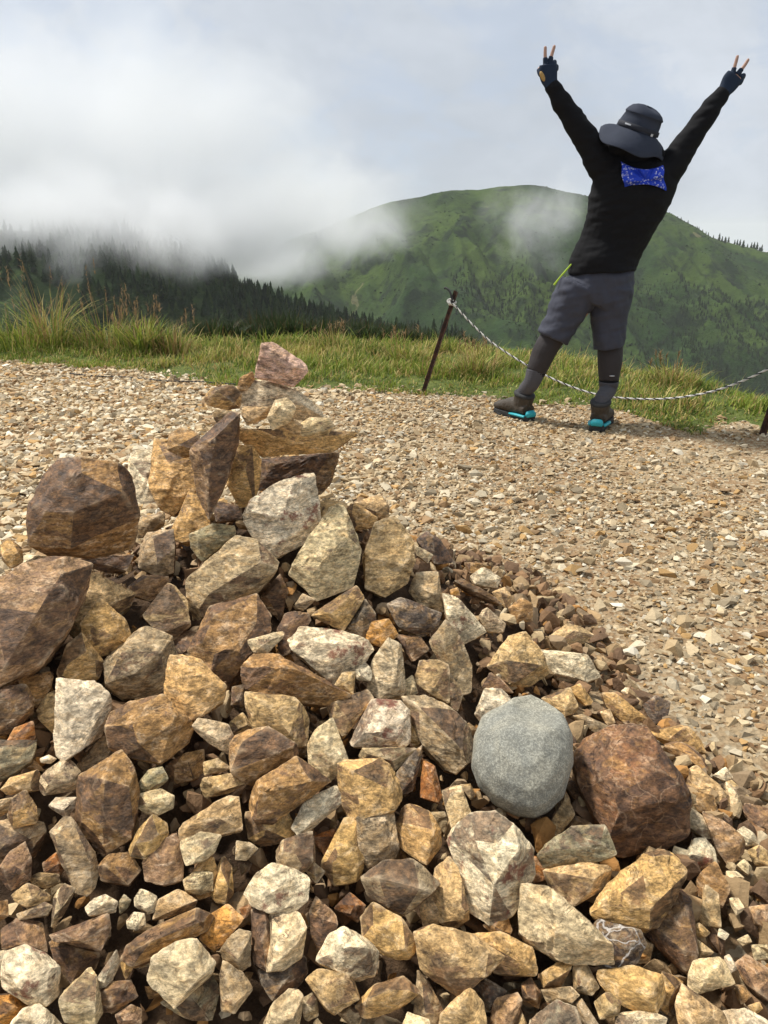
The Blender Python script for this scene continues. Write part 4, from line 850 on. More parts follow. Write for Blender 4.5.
def bushes():
    g = np.random.default_rng(15); n = 26000; px = g.uniform(150, 470, n); c = np.array([on_ground(p, 349)[:2] for p in np.linspace(150, 470, 40)]); i = np.interp(px, np.linspace(150, 470, 40), np.arange(40))
    x = np.interp(i, np.arange(40), c[:, 0]); y = Ycrest(x) + .35 + g.random(n)*1.6; x = x*(y/Ycrest(x)); cl = fbm(np.stack([x*1.6, y*1.6, 0*x], 1), 3); k = cl > -.12; x, y, cl = x[k], y[k], cl[k]; n = len(x)
    h = .8*(.28+.30*np.clip(cl, 0, .8))*(1-.6*sstep(360, 450, np.interp(x, c[:, 0], np.linspace(150, 470, 40))))*g.uniform(.6, 1.1, n) + .45*(y-Ycrest(x)-.3).clip(0); C = np.array([(.035, .055, .018), (.05, .07, .02), (.025, .04, .014), (.10, .07, .03)])[g.choice(4, n, p=[.35, .25, .25, .15])]*g.uniform(.7, 1.2, (n, 1))
    V, T, Cc = blades(np.stack([x, y, groundH(x, y)], 1), h, g.uniform(.01, .028, n), g.uniform(.1, .9, n), g.uniform(0, 6.28, n), C)
    return link('bushes', np_mesh('bushes', V, T, True, {'tint': ('POINT', 'FLOAT_COLOR', Cc)}), MAT['grass'])
tag(bushes(), 'low dark leafy bushes just beyond the grass', 'bushes', None, 'stuff')
# ---------------------------------------------------------------- hills
def project(x, y, z):
    d = y*math.cos(TH)-(z-1)*math.sin(TH); return 384+F*x/d, 512-F*(y*math.sin(TH)+(z-1)*math.cos(TH))/d
def profile(pxs, Y):
    out = []
    for px, py in pxs:
        d = ray(px, py); t = Y/d[1]; p = CAM+d*t; out.append((p[0], p[2]))
    return np.array(out)
def make_hill(name, pxs, Y, front, back, slope, amp, freq, mat, label, nx=420, ny=220, gully=1.0, curve=0.0):
    pr = profile(pxs, Y); x0, x1 = pr[0, 0], pr[-1, 0]
    X, Yg = np.meshgrid(np.linspace(x0, x1, nx), np.concatenate([np.linspace(Y-front, Y, ny), np.linspace(Y, Y+back, 30)[1:]]))
    R = np.interp(X.ravel(), pr[:, 0], pr[:, 1]).reshape(X.shape); d = Yg - Y
    # smooth ridge interpolation
    k = np.hanning(21); k /= k.sum(); R1 = np.apply_along_axis(lambda r: np.convolve(np.pad(r, 10, 'edge'), k, 'valid'), 1, R)
    w = front*.06; fall = slope*(np.sqrt(d*d+w*w)-w)
    p = np.stack([X.ravel(), Yg.ravel(), 0*X.ravel()], 1)
    gl = fbm(np.stack([X.ravel()*freq*1.6+.4*np.ravel(Yg)*freq, Yg.ravel()*freq*.45, 0*X.ravel()], 1), 4).reshape(X.shape)
    gl = -np.abs(gl)*1.6+.4; damp = sstep(0, front*.35, np.abs(d)); n = fbm(p*freq*2.2+3, 4).reshape(X.shape)
    Z = R1 - fall + amp*(gully*gl*damp + .35*n*(.25+.75*damp)) + curve*fall*0
    w_ = X.shape[1]; ii = (np.arange(X.shape[0]-1)[:, None]*w_ + np.arange(w_-1)[None]).ravel()
    me = np_mesh(name, np.stack([X.ravel(), Yg.ravel(), Z.ravel()], 1), np.stack([ii, ii+1, ii+w_+1, ii+w_], 1), True)
    o = link(name, me, mat); tag(o, label, 'hill', None, 'structure')
    xs = X[0]; ys = Yg[:, 0]
    def H(x, y):
        fx = np.interp(x, xs, np.arange(len(xs))); fy = np.interp(y, ys, np.arange(len(ys))); i = np.clip(fx.astype(int), 0, len(xs)-2); j = np.clip(fy.astype(int), 0, len(ys)-2); u = fx-i; v = fy-j
        return (Z[j, i]*(1-u)+Z[j, i+1]*u)*(1-v)+(Z[j+1, i]*(1-u)+Z[j+1, i+1]*u)*v
    return H
mh = hill_mat('green_hillside', (.020, .044, .010), (.052, .084, .015), (.010, .022, .007))
main_px = [(-120, 330), (60, 318), (150, 296), (230, 268), (290, 240), (340, 222), (375, 208), (405, 200), (430, 194), (445, 190), (453, 188), (462, 190), (500, 187.5), (530, 186.5), (555, 188), (580, 195), (605, 200), (640, 206), (665, 213), (685, 222), (700, 231), (720, 238), (740, 244), (768, 254), (820, 268), (900, 290)]
Hmain = make_hill('hill', main_px, 620, 360, 260, .50, 24, .010, mh, 'broad green mountain shoulder behind the hiker')
mw = hill_mat('wooded_slope_floor', (.025, .045, .014), (.04, .065, .018), (.015, .028, .01), 1.6, 1.5)
wood_px = [(-160, 222), (-60, 226), (0, 230), (60, 233), (120, 240), (170, 251), (215, 269), (240, 290), (280, 305), (330, 318), (400, 332), (460, 342), (560, 352), (700, 380)]
Hwood = make_hill('wooded_hill', wood_px, 240, 170, 90, .42, 5, .03, mw, 'dark wooded slope at the left beyond the grass')
ms = hill_mat('green_spur_turf', (.06, .10, .025), (.085, .125, .03), (.045, .075, .02), 6, .3)
spur_px = [(230, 345), (270, 332), (300, 327), (340, 330), (400, 336), (450, 341), (500, 347), (560, 354), (640, 372), (760, 396), (900, 425)]
Hspur = make_hill('grassy_spur', spur_px, 62, 48, 30, .5, .7, .12, ms, 'smooth green spur just below the path edge', 220, 90)

# trees
def conifer_template(g, tiers=7, seg=9):
    Vs = []; Ts = []; o = 0
    for k in range(tiers):
        z0 = .08+.86*k/tiers; z1 = z0 + .3*(1-.5*k/tiers); r = (.24*(1-k/tiers)**.8+.025)*g.uniform(.85, 1.15)
        a = np.linspace(0, 2*math.pi, seg, endpoint=False)+g.random()*3; rr = r*np.where(np.arange(seg) % 2, .5, 1.0)*g.uniform(.7, 1.2, seg)
        ring = np.stack([np.cos(a)*rr, np.sin(a)*rr, z0 + 0*a - .02*g.random(seg)], 1); tip = np.array([[g.normal(0, .01), g.normal(0, .01), min(z1, 1.0)]])
        Vs.append(np.concatenate([ring, tip])); Ts.append(np.array([(j, (j+1) % seg, seg) for j in range(seg)])+o); o += seg+1
    s = 5; a = np.linspace(0, 2*math.pi, s, endpoint=False); Vs.append(np.concatenate([np.stack([np.cos(a)*.02, np.sin(a)*.02, 0*a-.05], 1), np.array([[0, 0, .5]])])); Ts.append(np.array([(j, (j+1) % s, s) for j in range(s)])+o)
    return np.concatenate(Vs), np.concatenate(Ts)
def blob_template(g, n=11):
    p = g.normal(size=(n, 3)); p /= np.linalg.norm(p, axis=1)[:, None]; p *= g.uniform(.7, 1.15, (n, 1)); p[:, 2] *= .7; V, T, f = hull(p); return V, T
gt = np.random.default_rng(9); CT = [conifer_template(gt) for _ in range(8)]; BT = [blob_template(gt) for _ in range(10)]
def yaw_mats(n, g):
    a = g.uniform(0, 6.28, n); R = np.zeros((n, 3, 3)); R[:, 0, 0] = np.cos(a); R[:, 0, 1] = -np.sin(a); R[:, 1, 0] = np.sin(a); R[:, 1, 1] = np.cos(a); R[:, 2, 2] = g.uniform(.85, 1.25, n); return R
def stuff_on(name, H, x0, x1, y0, y1, n, smin, smax, temps, pal, mat, label, cat, dens=None, seed=0):
    g = np.random.default_rng(seed); x = g.uniform(x0, x1, n); y = g.uniform(y0, y1, n)
    if dens is not None: k = g.random(n) < dens(x, y); x, y = x[k], y[k]
    s = g.uniform(smin, smax, len(x))*np.exp(g.normal(0, .2, len(x))); z = H(x, y) - .05*s
    C = np.array(pal)[g.integers(0, len(pal), len(x))]*g.uniform(.6, 1.3, (len(x), 1))
    print(name, len(x))
    return tag(scatter_mesh(name, temps, np.stack([x, y, z], 1), s, yaw_mats(len(x), g), C, False, mat), label, cat, None, 'stuff')
CG = [(.022, .038, .014), (.03, .05, .018), (.016, .028, .012), (.035, .052, .016)]
nz = lambda x, y, f, o=0: fbm(np.stack([x*f+o, y*f, 0*x], 1), 3)
stuff_on('far_wood', Hwood, -260, 25, 135, 262, 13000, 2.4, 4.6, CT, CG, MAT['conifer'], 'dark conifer wood on the misty slope at the left', 'wood', lambda x, y: np.clip(.55+1.6*nz(x, y, .02), 0, 1), 1)
stuff_on('hillside_scrub', Hmain, -160, 420, 380, 622, 11000, .4, 1.0, BT, [(.022, .042, .012), (.032, .056, .015), (.016, .032, .010)], MAT['scrub'], 'low dark scrub dotted over the green hillside', 'scrub', lambda x, y: np.clip(.35+1.5*nz(x, y, .014, 5), .05, 1)*.9, 2)
stuff_on('hillside_wood', Hmain, 40, 420, 330, 560, 22000, 1.2, 2.6, CT, CG, MAT['conifer'], 'dark wood on the lower right flank of the hill', 'wood', lambda x, y: np.clip(.45+1.5*nz(x, y, .012, 2)+.004*(x-190)-.009*(y-470), 0, 1), 3)
stuff_on('dwarf_pine_scrub', Hspur, -30, 24, 36, 66, 2600, .35, .9, BT, [(.03, .05, .015), (.045, .07, .02), (.02, .035, .012)], MAT['scrub'], 'dark dwarf pine scrub below the path edge', 'scrub', lambda x, y: np.clip(.2+1.3*nz(x, y, .09)+.03*(-x-4)+0.02*(52-y), 0, 1), 4)
# single conifers on the right skyline
V0, T0 = CT[0]; me_t = [np_mesh('conifer', v, t, False, {'tint': ('POINT', 'FLOAT_COLOR', np.tile([.02, .034, .014, 1], (len(v), 1)))}) for v, t in CT]
for m_ in me_t: m_.materials.append(MAT['conifer'])
gr = random.Random(4)
for px in [688, 696, 699, 704, 709, 713, 718, 722, 727, 731, 735, 738, 742, 746, 750, 754, 757, 761, 765, 681, 706, 725, 744, 752, 763]:
    yy = 612+gr.uniform(-6, 10); px += gr.uniform(-2, 2); x = on_plane_y(px, 235, yy)[0]; h = gr.uniform(2.6, 5.4)*(1.25 if px > 715 else .7)
    o = bpy.data.objects.new('conifer', me_t[gr.randrange(8)]); COL.objects.link(o); o.location = (x, yy, float(Hmain(x, yy))-.3); o.scale = (h, h, h); o.rotation_euler = (0, 0, gr.uniform(0, 6))
    tag(o, 'one of the small dark conifers along the right skyline of the hill', 'conifer', 'conifers along the right skyline of the hill')
# single conifers that stand clear of the left wood, just beyond the grass
for px, py, hp in [(232, 322, 20), (246, 326, 18), (258, 324, 22), (190, 310, 26), (206, 316, 22), (150, 300, 26), (172, 306, 22), (118, 296, 24), (88, 288, 26), (60, 285, 24), (30, 290, 26), (132, 290, 20), (216, 306, 24), (275, 326, 15), (290, 330, 12)]:
    best = None
    for Y in np.linspace(100, 235, 60):
        p = on_plane_y(px, py, Y); dz = p[2]-float(Hwood(p[0], Y))
        if best is None or abs(dz) < best[0]: best = (abs(dz), p, Y)
    p = best[1]; h = hp*best[2]/F*1.02; o = bpy.data.objects.new('conifer', me_t[gr.randrange(8)]); COL.objects.link(o)
    o.location = (p[0], p[1], float(Hwood(p[0], p[1]))-.3); o.scale = (h, h, h); o.rotation_euler = (0, 0, gr.uniform(0, 6))
    tag(o, 'one of the taller dark conifers on the near part of the misty left slope', 'conifer', 'taller conifers on the misty left slope')
# ---------------------------------------------------------------- the hiker
def frames(P):
    P = np.array(P, float); T = np.gradient(P, axis=0); T /= np.linalg.norm(T, axis=1)[:, None]; return P, T
def loft(sections, side=(1, 0, 0), seg=20):
    """sections: (centre, half width, half depth). closed tube with caps"""
    P, T = frames([s[0] for s in sections]); V = []; Fq = []; side = np.array(side, float)
    n = len(P)
    # densify
    for i in range(n):
        s = side - T[i]*np.dot(side, T[i]); s /= np.linalg.norm(s); b = np.cross(T[i], s)
        for k in range(seg):
            a = 2*math.pi*k/seg; V.append(P[i]+s*math.cos(a)*sections[i][1]+b*math.sin(a)*sections[i][2])
    F_ = []
    for i in range(n-1):
        for k in range(seg): F_.append((i*seg+k, i*seg+(k+1) % seg, (i+1)*seg+(k+1) % seg, (i+1)*seg+k))
    F_.append(tuple(range(seg))[::-1]); F_.append(tuple((n-1)*seg+k for k in range(seg)))
    return V, F_
def resample(sections, m=4):
    c = np.array([s[0] for s in sections], float); r = np.array([(s[1], s[2]) for s in sections], float); D = np.concatenate([c, r], 1); out = []
    n = len(D)
    for i in range(n-1):
        p0 = D[max(i-1, 0)]; p1 = D[i]; p2 = D[i+1]; p3 = D[min(i+2, n-1)]
        for j in range(m):
            t = j/m; out.append(.5*((2*p1)+(-p0+p2)*t+(2*p0-5*p1+4*p2-p3)*t*t+(-p0+3*p1-3*p2+p3)*t**3))
    out.append(D[-1]); return [(o[:3], o[3], o[4]) for o in out]
def ellipsoid(c, r, R=None, seg=20, rings=12):
    V = []; Fq = []
    for i in range(rings+1):
        th = math.pi*i/rings
        for k in range(seg):
            a = 2*math.pi*k/seg; p = np.array([math.sin(th)*math.cos(a)*r[0], math.sin(th)*math.sin(a)*r[1], math.cos(th)*r[2]])
            if R is not None: p = R@p
            V.append(np.array(c)+p)
    for i in range(rings):
        for k in range(seg): Fq.append((i*seg+k, (i+1)*seg+k, (i+1)*seg+(k+1) % seg, i*seg+(k+1) % seg))
    return V, Fq
def fuse(name, pieces, voxel, mat, parent, smooth=6, origin=None, folds=None):
    V = []; Fq = []
    for v, f in pieces:
        o = len(V); V += [tuple(p) for p in v]; Fq += [tuple(i+o for i in q) for q in f]
    me = bpy.data.meshes.new(name); me.from_pydata(V, [], Fq); me.update()
    bm = bmesh.new(); bm.from_mesh(me); bmesh.ops.remove_doubles(bm, verts=bm.verts, dist=1e-6); bmesh.ops.recalc_face_normals(bm, faces=bm.faces); bm.to_mesh(me); bm.free()
    tmp = bpy.data.objects.new('tmp', me); COL.objects.link(tmp)
    m = tmp.modifiers.new('r', 'REMESH'); m.mode = 'VOXEL'; m.voxel_size = voxel; m.use_smooth_shade = True
    if smooth: s = tmp.modifiers.new('s', 'SMOOTH'); s.iterations = smooth; s.factor = .5
    dg = bpy.context.evaluated_depsgraph_get(); me2 = bpy.data.meshes.new_from_object(tmp.evaluated_get(dg)); bpy.data.objects.remove(tmp); me2.name = name
    co = np.zeros(len(me2.vertices)*3, np.float32); me2.vertices.foreach_get('co', co); co = co.reshape(-1, 3).astype(float)
    if folds is not None:
        no = np.zeros(len(me2.vertices)*3, np.float32); me2.vertices.foreach_get('normal', no); no = no.reshape(-1, 3); co = co + no*folds(co)[:, None]
    pl = np.array(parent_loc(parent)); co = co - pl
    me2.vertices.foreach_set('co', co.astype(np.float32).ravel()); me2.polygons.foreach_set('use_smooth', np.ones(len(me2.polygons), bool)); me2.update()
    me2.materials.clear(); me2.materials.append(mat)
    o = bpy.data.objects.new(name, me2); COL.objects.link(o); o.parent = parent
    return o
def parent_loc(p):
    l = np.zeros(3)
    while p is not None: l += np.array(p.location); p = p.parent
    return l
PY = 4.32
def Q(px, py, dy=0.0): return on_plane_y(px, py, PY+dy)
U = (PY/math.cos(math.radians(8)))/F*.985        # metres per pixel at the hiker
skin = NT('skin'); skin = skin.bsdf((.36, .215, .155), .55, None, .4)
M_shirt = cloth_mat('black_jersey', (.0045, .0045, .0055), .9, 800, .006); M_short = cloth_mat('grey_shorts_cloth', (.046, .049, .066), .8, 900, .006)
M_tight = cloth_mat('black_leggings', (.034, .029, .029), .7, 700, .002); M_glove = cloth_mat('navy_glove', (.012, .022, .042), .8); M_hat = cloth_mat('slate_hat_cloth', (.027, .033, .05), .85, 900, .004)
M_sock = cloth_mat('grey_sock', (.075, .072, .078), .95, 400, .002); M_boot = plain_mat('dark_boot_leather', (.05, .038, .026), .7, 0, .004, 40, .5); M_sole = plain_mat('boot_sole_rubber', (.03, .03, .03), .8, 0, .003)
M_sole_dark = cloth_mat('black_elastic', (.008, .008, .009), .9); M_teal = plain_mat('teal_rubber', (.02, .33, .38), .5); M_red = plain_mat('red_lace', (.3, .03, .02), .8); M_neon = plain_mat('neon_yellow_trim', (.42, .6, .05), .6); M_lite = plain_mat('pale_print', (.5, .5, .5), .6)
def bandana_mat():
    s = NT('blue_paisley_bandana'); v = s.obj(); d = s.voro(v, 75, 'F1'); n = s.noise(v, 120, 4, .6, 1.2)
    m1 = s.math('SUBTRACT', 1, s.step(s.math('ABSOLUTE', s.math('SUBTRACT', d, .3)), .03, .09)); m2 = s.step(s.noise(v, 17, 2, .5), .46, .52)
    c = s.mix(s.math('MULTIPLY', s.math('MULTIPLY', m1, m2), s.step(n, .42, .5)), (.012, .045, .45), (.75, .78, .85)); return s.bsdf(c, .7, s.bump(s.noise(v, 30, 3), .006, .8))
M_band = bandana_mat()
foot0 = on_ground(600, 428)
person = empty('person', (Q(600, 428)[0], float(foot0[1]), 0.0), 'hiker seen from behind with both arms raised in peace signs, black shirt and grey shorts', 'person')
u = U
# trunk
trunk = [(Q(602, 300), 28*u, .115), (Q(602, 285), 29*u, .12), (Q(603, 268), 28*u, .115), (Q(611, 246), 28.5*u, .108), (Q(619, 226), 30.5*u, .112), (Q(626, 207), 34*u, .12), (Q(633, 188), 36*u, .12), (Q(637, 174), 36*u, .105), (Q(639, 165), 27*u, .085), (Q(640, 158), 12*u, .06), (Q(640, 145), 10*u, .055)]
armL = [(Q(618, 184), 15*u, 14*u), (Q(603, 166), 14*u, 13*u), (Q(591, 147), 11.5*u, 11*u), (Q(581, 131), 10*u, 10*u), (Q(573, 118), 9.6*u, 9.2*u), (Q(563, 104), 9*u, 8.6*u), (Q(555, 91), 6.6*u, 6*u), (Q(551, 84), 5.8*u, 5*u)]
armR = [(Q(655, 184), 15*u, 14*u), (Q(670, 168), 14*u, 13*u), (Q(681, 151), 11.5*u, 11*u), (Q(691, 137), 10*u, 10*u), (Q(700, 124), 9.4*u, 9*u), (Q(710, 110), 8.6*u, 8.4*u), (Q(720, 97), 6.6*u, 6*u), (Q(725, 90), 5.8*u, 5*u)]
def foot_frame(heel, toe):
    h = np.array(heel); t = np.array(toe); d = t-h; d[2] = 0; d /= np.linalg.norm(d); s = np.array([d[1], -d[0], 0]); return h, d, s
FL = foot_frame(on_ground(527, 421), on_ground(493, 410)); FR = foot_frame(on_ground(597, 430), on_ground(613, 411))
def fp(fr_, a, b, c): h, d, s = fr_; return h + d*a + s*b + np.array([0, 0, c])
legL = [(Q(588, 292), 19*u, .105), (Q(575, 311), 17*u, .10), (Q(560, 328), 13*u, .085), (Q(549, 343), 11.8*u, .074), (Q(542, 357), 11.3*u, .07), (Q(536, 371), 9.6*u, .058), (Q(531.5, 383, .0), 8*u, .046), (fp(FL, .045, 0, .155), 7*u, .043), (fp(FL, .05, 0, .07), 7*u, .045)]
legR = [(Q(616, 292), 18*u, .105), (Q(612, 312), 16*u, .10), (Q(609, 330), 13.5*u, .085), (Q(610, 347), 12.3*u, .074), (Q(610, 361, -.02), 11.8*u, .072), (Q(608.8, 381, -.04), 9.8*u, .058), (Q(607.4, 391, -.05), 8.2*u, .045), (fp(FR, .045, 0, .155), 7*u, .043), (fp(FR, .05, 0, .07), 7*u, .045)]
# head, tilted back, facing away (+y)
hc = Q(639, 134, .0); Rx = np.array([[1, 0, 0], [0, math.cos(.3), -math.sin(.3)], [0, math.sin(.3), math.cos(.3)]])
def hp(x, y, z): return hc + Rx@np.array([x, y, z])
head = [ellipsoid(hp(0, -.005, .02), (.076, .098, .1), Rx), ellipsoid(hp(0, .03, -.05), (.06, .062, .07), Rx), ellipsoid(hp(0, .098, -.02), (.014, .02, .024), Rx), ellipsoid(hp(0, .078, -.095), (.022, .02, .018), Rx),
        ellipsoid(hp(-.078, -.005, -.01), (.01, .018, .032), Rx), ellipsoid(hp(.078, -.005, -.01), (.01, .018, .032), Rx), ellipsoid(hp(0, .088, -.062), (.024, .012, .008), Rx), ellipsoid(hp(-.032, .082, .012), (.018, .014, .01), Rx), ellipsoid(hp(.032, .082, .012), (.018, .014, .01), Rx)]
# hands
def finger(pts, r0, r1, seg=10):
    n = len(pts); return loft(resample([(p, r0+(r1-r0)*i/(n-1), r0+(r1-r0)*i/(n-1)) for i, p in enumerate(pts)], 4), (1, 0, 0), seg)
def tipball(p, r): return ellipsoid(p, (r, r, r), None, 10, 8)
handL_palm = [(Q(551, 84), 5.6*u, 4*u), (Q(549, 78), 7*u, 3.4*u), (Q(548, 71), 7.6*u, 3.2*u), (Q(548, 65), 7*u, 2.8*u)]
fL = [[Q(545.5, 66), Q(545.3, 59), Q(545.2, 53), Q(545.3, 47.5)], [Q(550, 65), Q(551, 58), Q(552.6, 52), Q(554.3, 46.5)],
      [Q(553, 66), Q(554.5, 62, .02), Q(554.5, 66, .045), Q(553, 70, .04)], [Q(555, 70), Q(556.5, 66.5, .02), Q(556.5, 70, .04), Q(555, 73, .035)],
      [Q(546, 79), Q(540.5, 74, .01), Q(539, 69.5, .025), Q(542, 67.5, .045)]]
handR_palm = [(Q(724.5, 91), 5.6*u, 4*u), (Q(728, 86), 7*u, 3.4*u), (Q(731.5, 80.5), 7.8*u, 3.2*u), (Q(735, 75.5), 7*u, 2.8*u)]
fR = [[Q(732, 75), Q(734, 69), Q(735.7, 63), Q(737.5, 56.5)], [Q(737, 75), Q(741, 70), Q(744.5, 65.5), Q(748, 60)],
      [Q(740, 78), Q(743.5, 75.5, .02), Q(742, 79, .045), Q(739.5, 81, .04)], [Q(739, 82), Q(741.5, 80.5, .02), Q(739.5, 84, .04), Q(737, 85, .035)],
      [Q(727, 84), Q(724.5, 80, .015), Q(727, 76.5, .03), Q(731, 76, .045)]]
fr = [(.0098, .0084), (.010, .0086), (.0095, .008), (.009, .0074), (.0112, .0095)]
hands = [loft(resample(handL_palm)), loft(resample(handR_palm))]
for fs in (fL, fR):
    for f_, (a, b) in zip(fs, fr): hands.append(finger(f_, a, b)); hands.append(tipball(f_[-1], b))
body = [loft(resample(trunk[:]), seg=28)] + [loft(resample([(c, a*.86, b*.86) for c, a, b in L_]), seg=20) for L_ in (armL, armR)] + [loft(resample([(c, a*(.68 if i_ < 3 else .84), b*.8) for i_, (c, a, b) in enumerate(L_)]), seg=20) for L_ in (legL, legR)] + head + hands
# feet inside the boots
for fr_ in (FL, FR): body.append(loft([(fp(fr_, .05, 0, .06), .03, .04), (fp(fr_, .12, 0, .055), .036, .032), (fp(fr_, .2, 0, .045), .038, .02), (fp(fr_, .25, 0, .04), .03, .014)], fr_[2]))
def shrink(V): return V
o_body = fuse('body', [(v, f) for v, f in body], .0042, skin, person, 3)
# the trunk of the body sits just inside the clothes
def inset(o, keep_z):
    me = o.data; co = np.zeros(len(me.vertices)*3, np.float32); me.vertices.foreach_get('co', co); no = np.zeros_like(co); me.vertices.foreach_get('normal', no); co = co.reshape(-1, 3); no = no.reshape(-1, 3)
    return co, no
fold = lambda sc_, amp, seed=0, st=(1, 1, 1): (lambda co: amp*fbm(co*np.array(st)*sc_+seed, 3))
def shirt_folds(co):
    a = .006*fbm(co*np.array([6, 6, 9])+2, 2) + .005*perlin(np.stack([co[:, 0]*9+co[:, 2]*22, co[:, 1]*8, co[:, 2]*30-co[:, 0]*14], 1)); return a+.003
sh = [loft(resample([(Q(602, 272), 32.5*u, .146), (Q(603, 264), 31.5*u, .138)] + [(c, w*1.05+.003, d*1.06) for c, w, d in trunk[3:9]] + [(Q(640, 158), 15*u, .075), (Q(640, 151), 13.5*u, .07)]), seg=28)]
for L_ in (armL, armR): sh.append(loft(resample([(c, a*1.0, b*1.0) for c, a, b in L_]), seg=20))
sh += [ellipsoid(Q(619, 164), (14*u, .07, 12*u)), ellipsoid(Q(656, 170), (15*u, .07, 10*u)), ellipsoid(Q(632, 158), (13*u, .075, 9*u)), ellipsoid(Q(648, 160), (13*u, .075, 9*u))]
o_shirt = fuse('shirt', sh, .006, M_shirt, person, 6, None, shirt_folds)
def short_folds(co):
    hm = np.abs(co[:, 2]-(.505+.0*co[:, 0]))
    return .001+.009*fbm(co*np.array([6, 6, 9])+5, 3) + .009*perlin(np.stack([co[:, 0]*24+co[:, 2]*9, co[:, 1]*5, co[:, 2]*8], 1)) + .005*perlin(np.stack([co[:, 0]*9-co[:, 2]*30, co[:, 1]*8, co[:, 2]*16], 1))
so = [loft(resample([(Q(603, 262), 27.5*u, .11), (Q(602.5, 272), 29.5*u, .122), (Q(600, 288), 33*u, .135), (Q(595, 298), 36*u, .135), (Q(592, 304), 32*u, .12)]), seg=28),
      loft(resample([(Q(580, 288), 22*u, .13), (Q(571, 303), 20*u, .12), (Q(562.5, 319), 17.2*u, .112), (Q(554.3, 335), 15.6*u, .11), (Q(553, 337.5), 16*u, .112)]), seg=24),
      loft(resample([(Q(613, 288), 18*u, .13), (Q(610, 308), 18.5*u, .12), (Q(608.8, 326), 16.6*u, .112), (Q(608, 344), 15.2*u, .11), (Q(608, 347), 15.6*u, .112)]), seg=24)]
o_short = fuse('shorts', so, .006, M_short, person, 3, None, short_folds)
hem = lambda c, d, a, b: loft([(c-d*.007, a, b), (c+d*.007, a, b)], seg=24)
tl = [loft(resample([(c, a*.97+.002, b*.97+.002) for c, a, b in L_[2:8]]), seg=20) for L_ in (legL,)]
o_tl = fuse('leggings', [loft(resample([(c, a*.97+.002, b+.002) for c, a, b in legL[2:6]]), seg=20), loft(resample([(c, a*.97+.002, b+.002) for c, a, b in legR[2:6]]), seg=20)], .005, M_tight, person, 3, None, fold(14, .003))
for L_ in (legL, legR): fuse('sock', [loft(resample([(c, a+.001, b+.003) for c, a, b in L_[5:9]]), seg=18)], .004, M_sock, person, 2, None, lambda co: .0006*np.sin(co[:, 2]*520))
# piping and pocket trim on the shorts
fuse('pocket_trim', [loft(resample([(Q(571.5, 264, -.03), .003, .005), (Q(565, 271.5, -.035), .0035, .005), (Q(559.5, 278, -.03), .0035, .005), (Q(554, 285, -.02), .005, .006)], 4), (0, 1, 0), 10)], .002, M_neon, person, 1)
fuse('calf_mark', [ellipsoid(Q(612, 376, -.105), (.016, .006, .003))], .0015, M_lite, person, 1)
# gloves
def glove(palm, fs, nm):
    pcs = [loft(resample([(palm[0][0]*1.0-(palm[1][0]-palm[0][0])*.7, palm[0][1]+.004, palm[0][2]+.006)] + [(c, a+.0035, b+.004) for c, a, b in palm]))]
    for k, (f_, (a, b)) in enumerate(zip(fs, fr)):
        m = 2 if k < 2 else 3; pp = f_[:m]
        if k < 2: pp = [f_[0], f_[1], f_[1]*.75+f_[2]*.25]
        pcs.append(finger(pp, a+.003, b+.003))
    return fuse('glove', pcs, .0028, M_glove, person, 2)
glL = glove(handL_palm, fL, 'l'); glR = glove(handR_palm, fR, 'r')
M_tan = plain_mat('tan_glove_patch', (.35, .22, .07), .7)
fuse('palm_patch', [ellipsoid(Q(542.5, 76.5, -.012), (.011, .012, .026), np.array([[.87, 0, -.5], [0, 1, 0], [.5, 0, .87]]))], .002, M_tan, glL, 1)
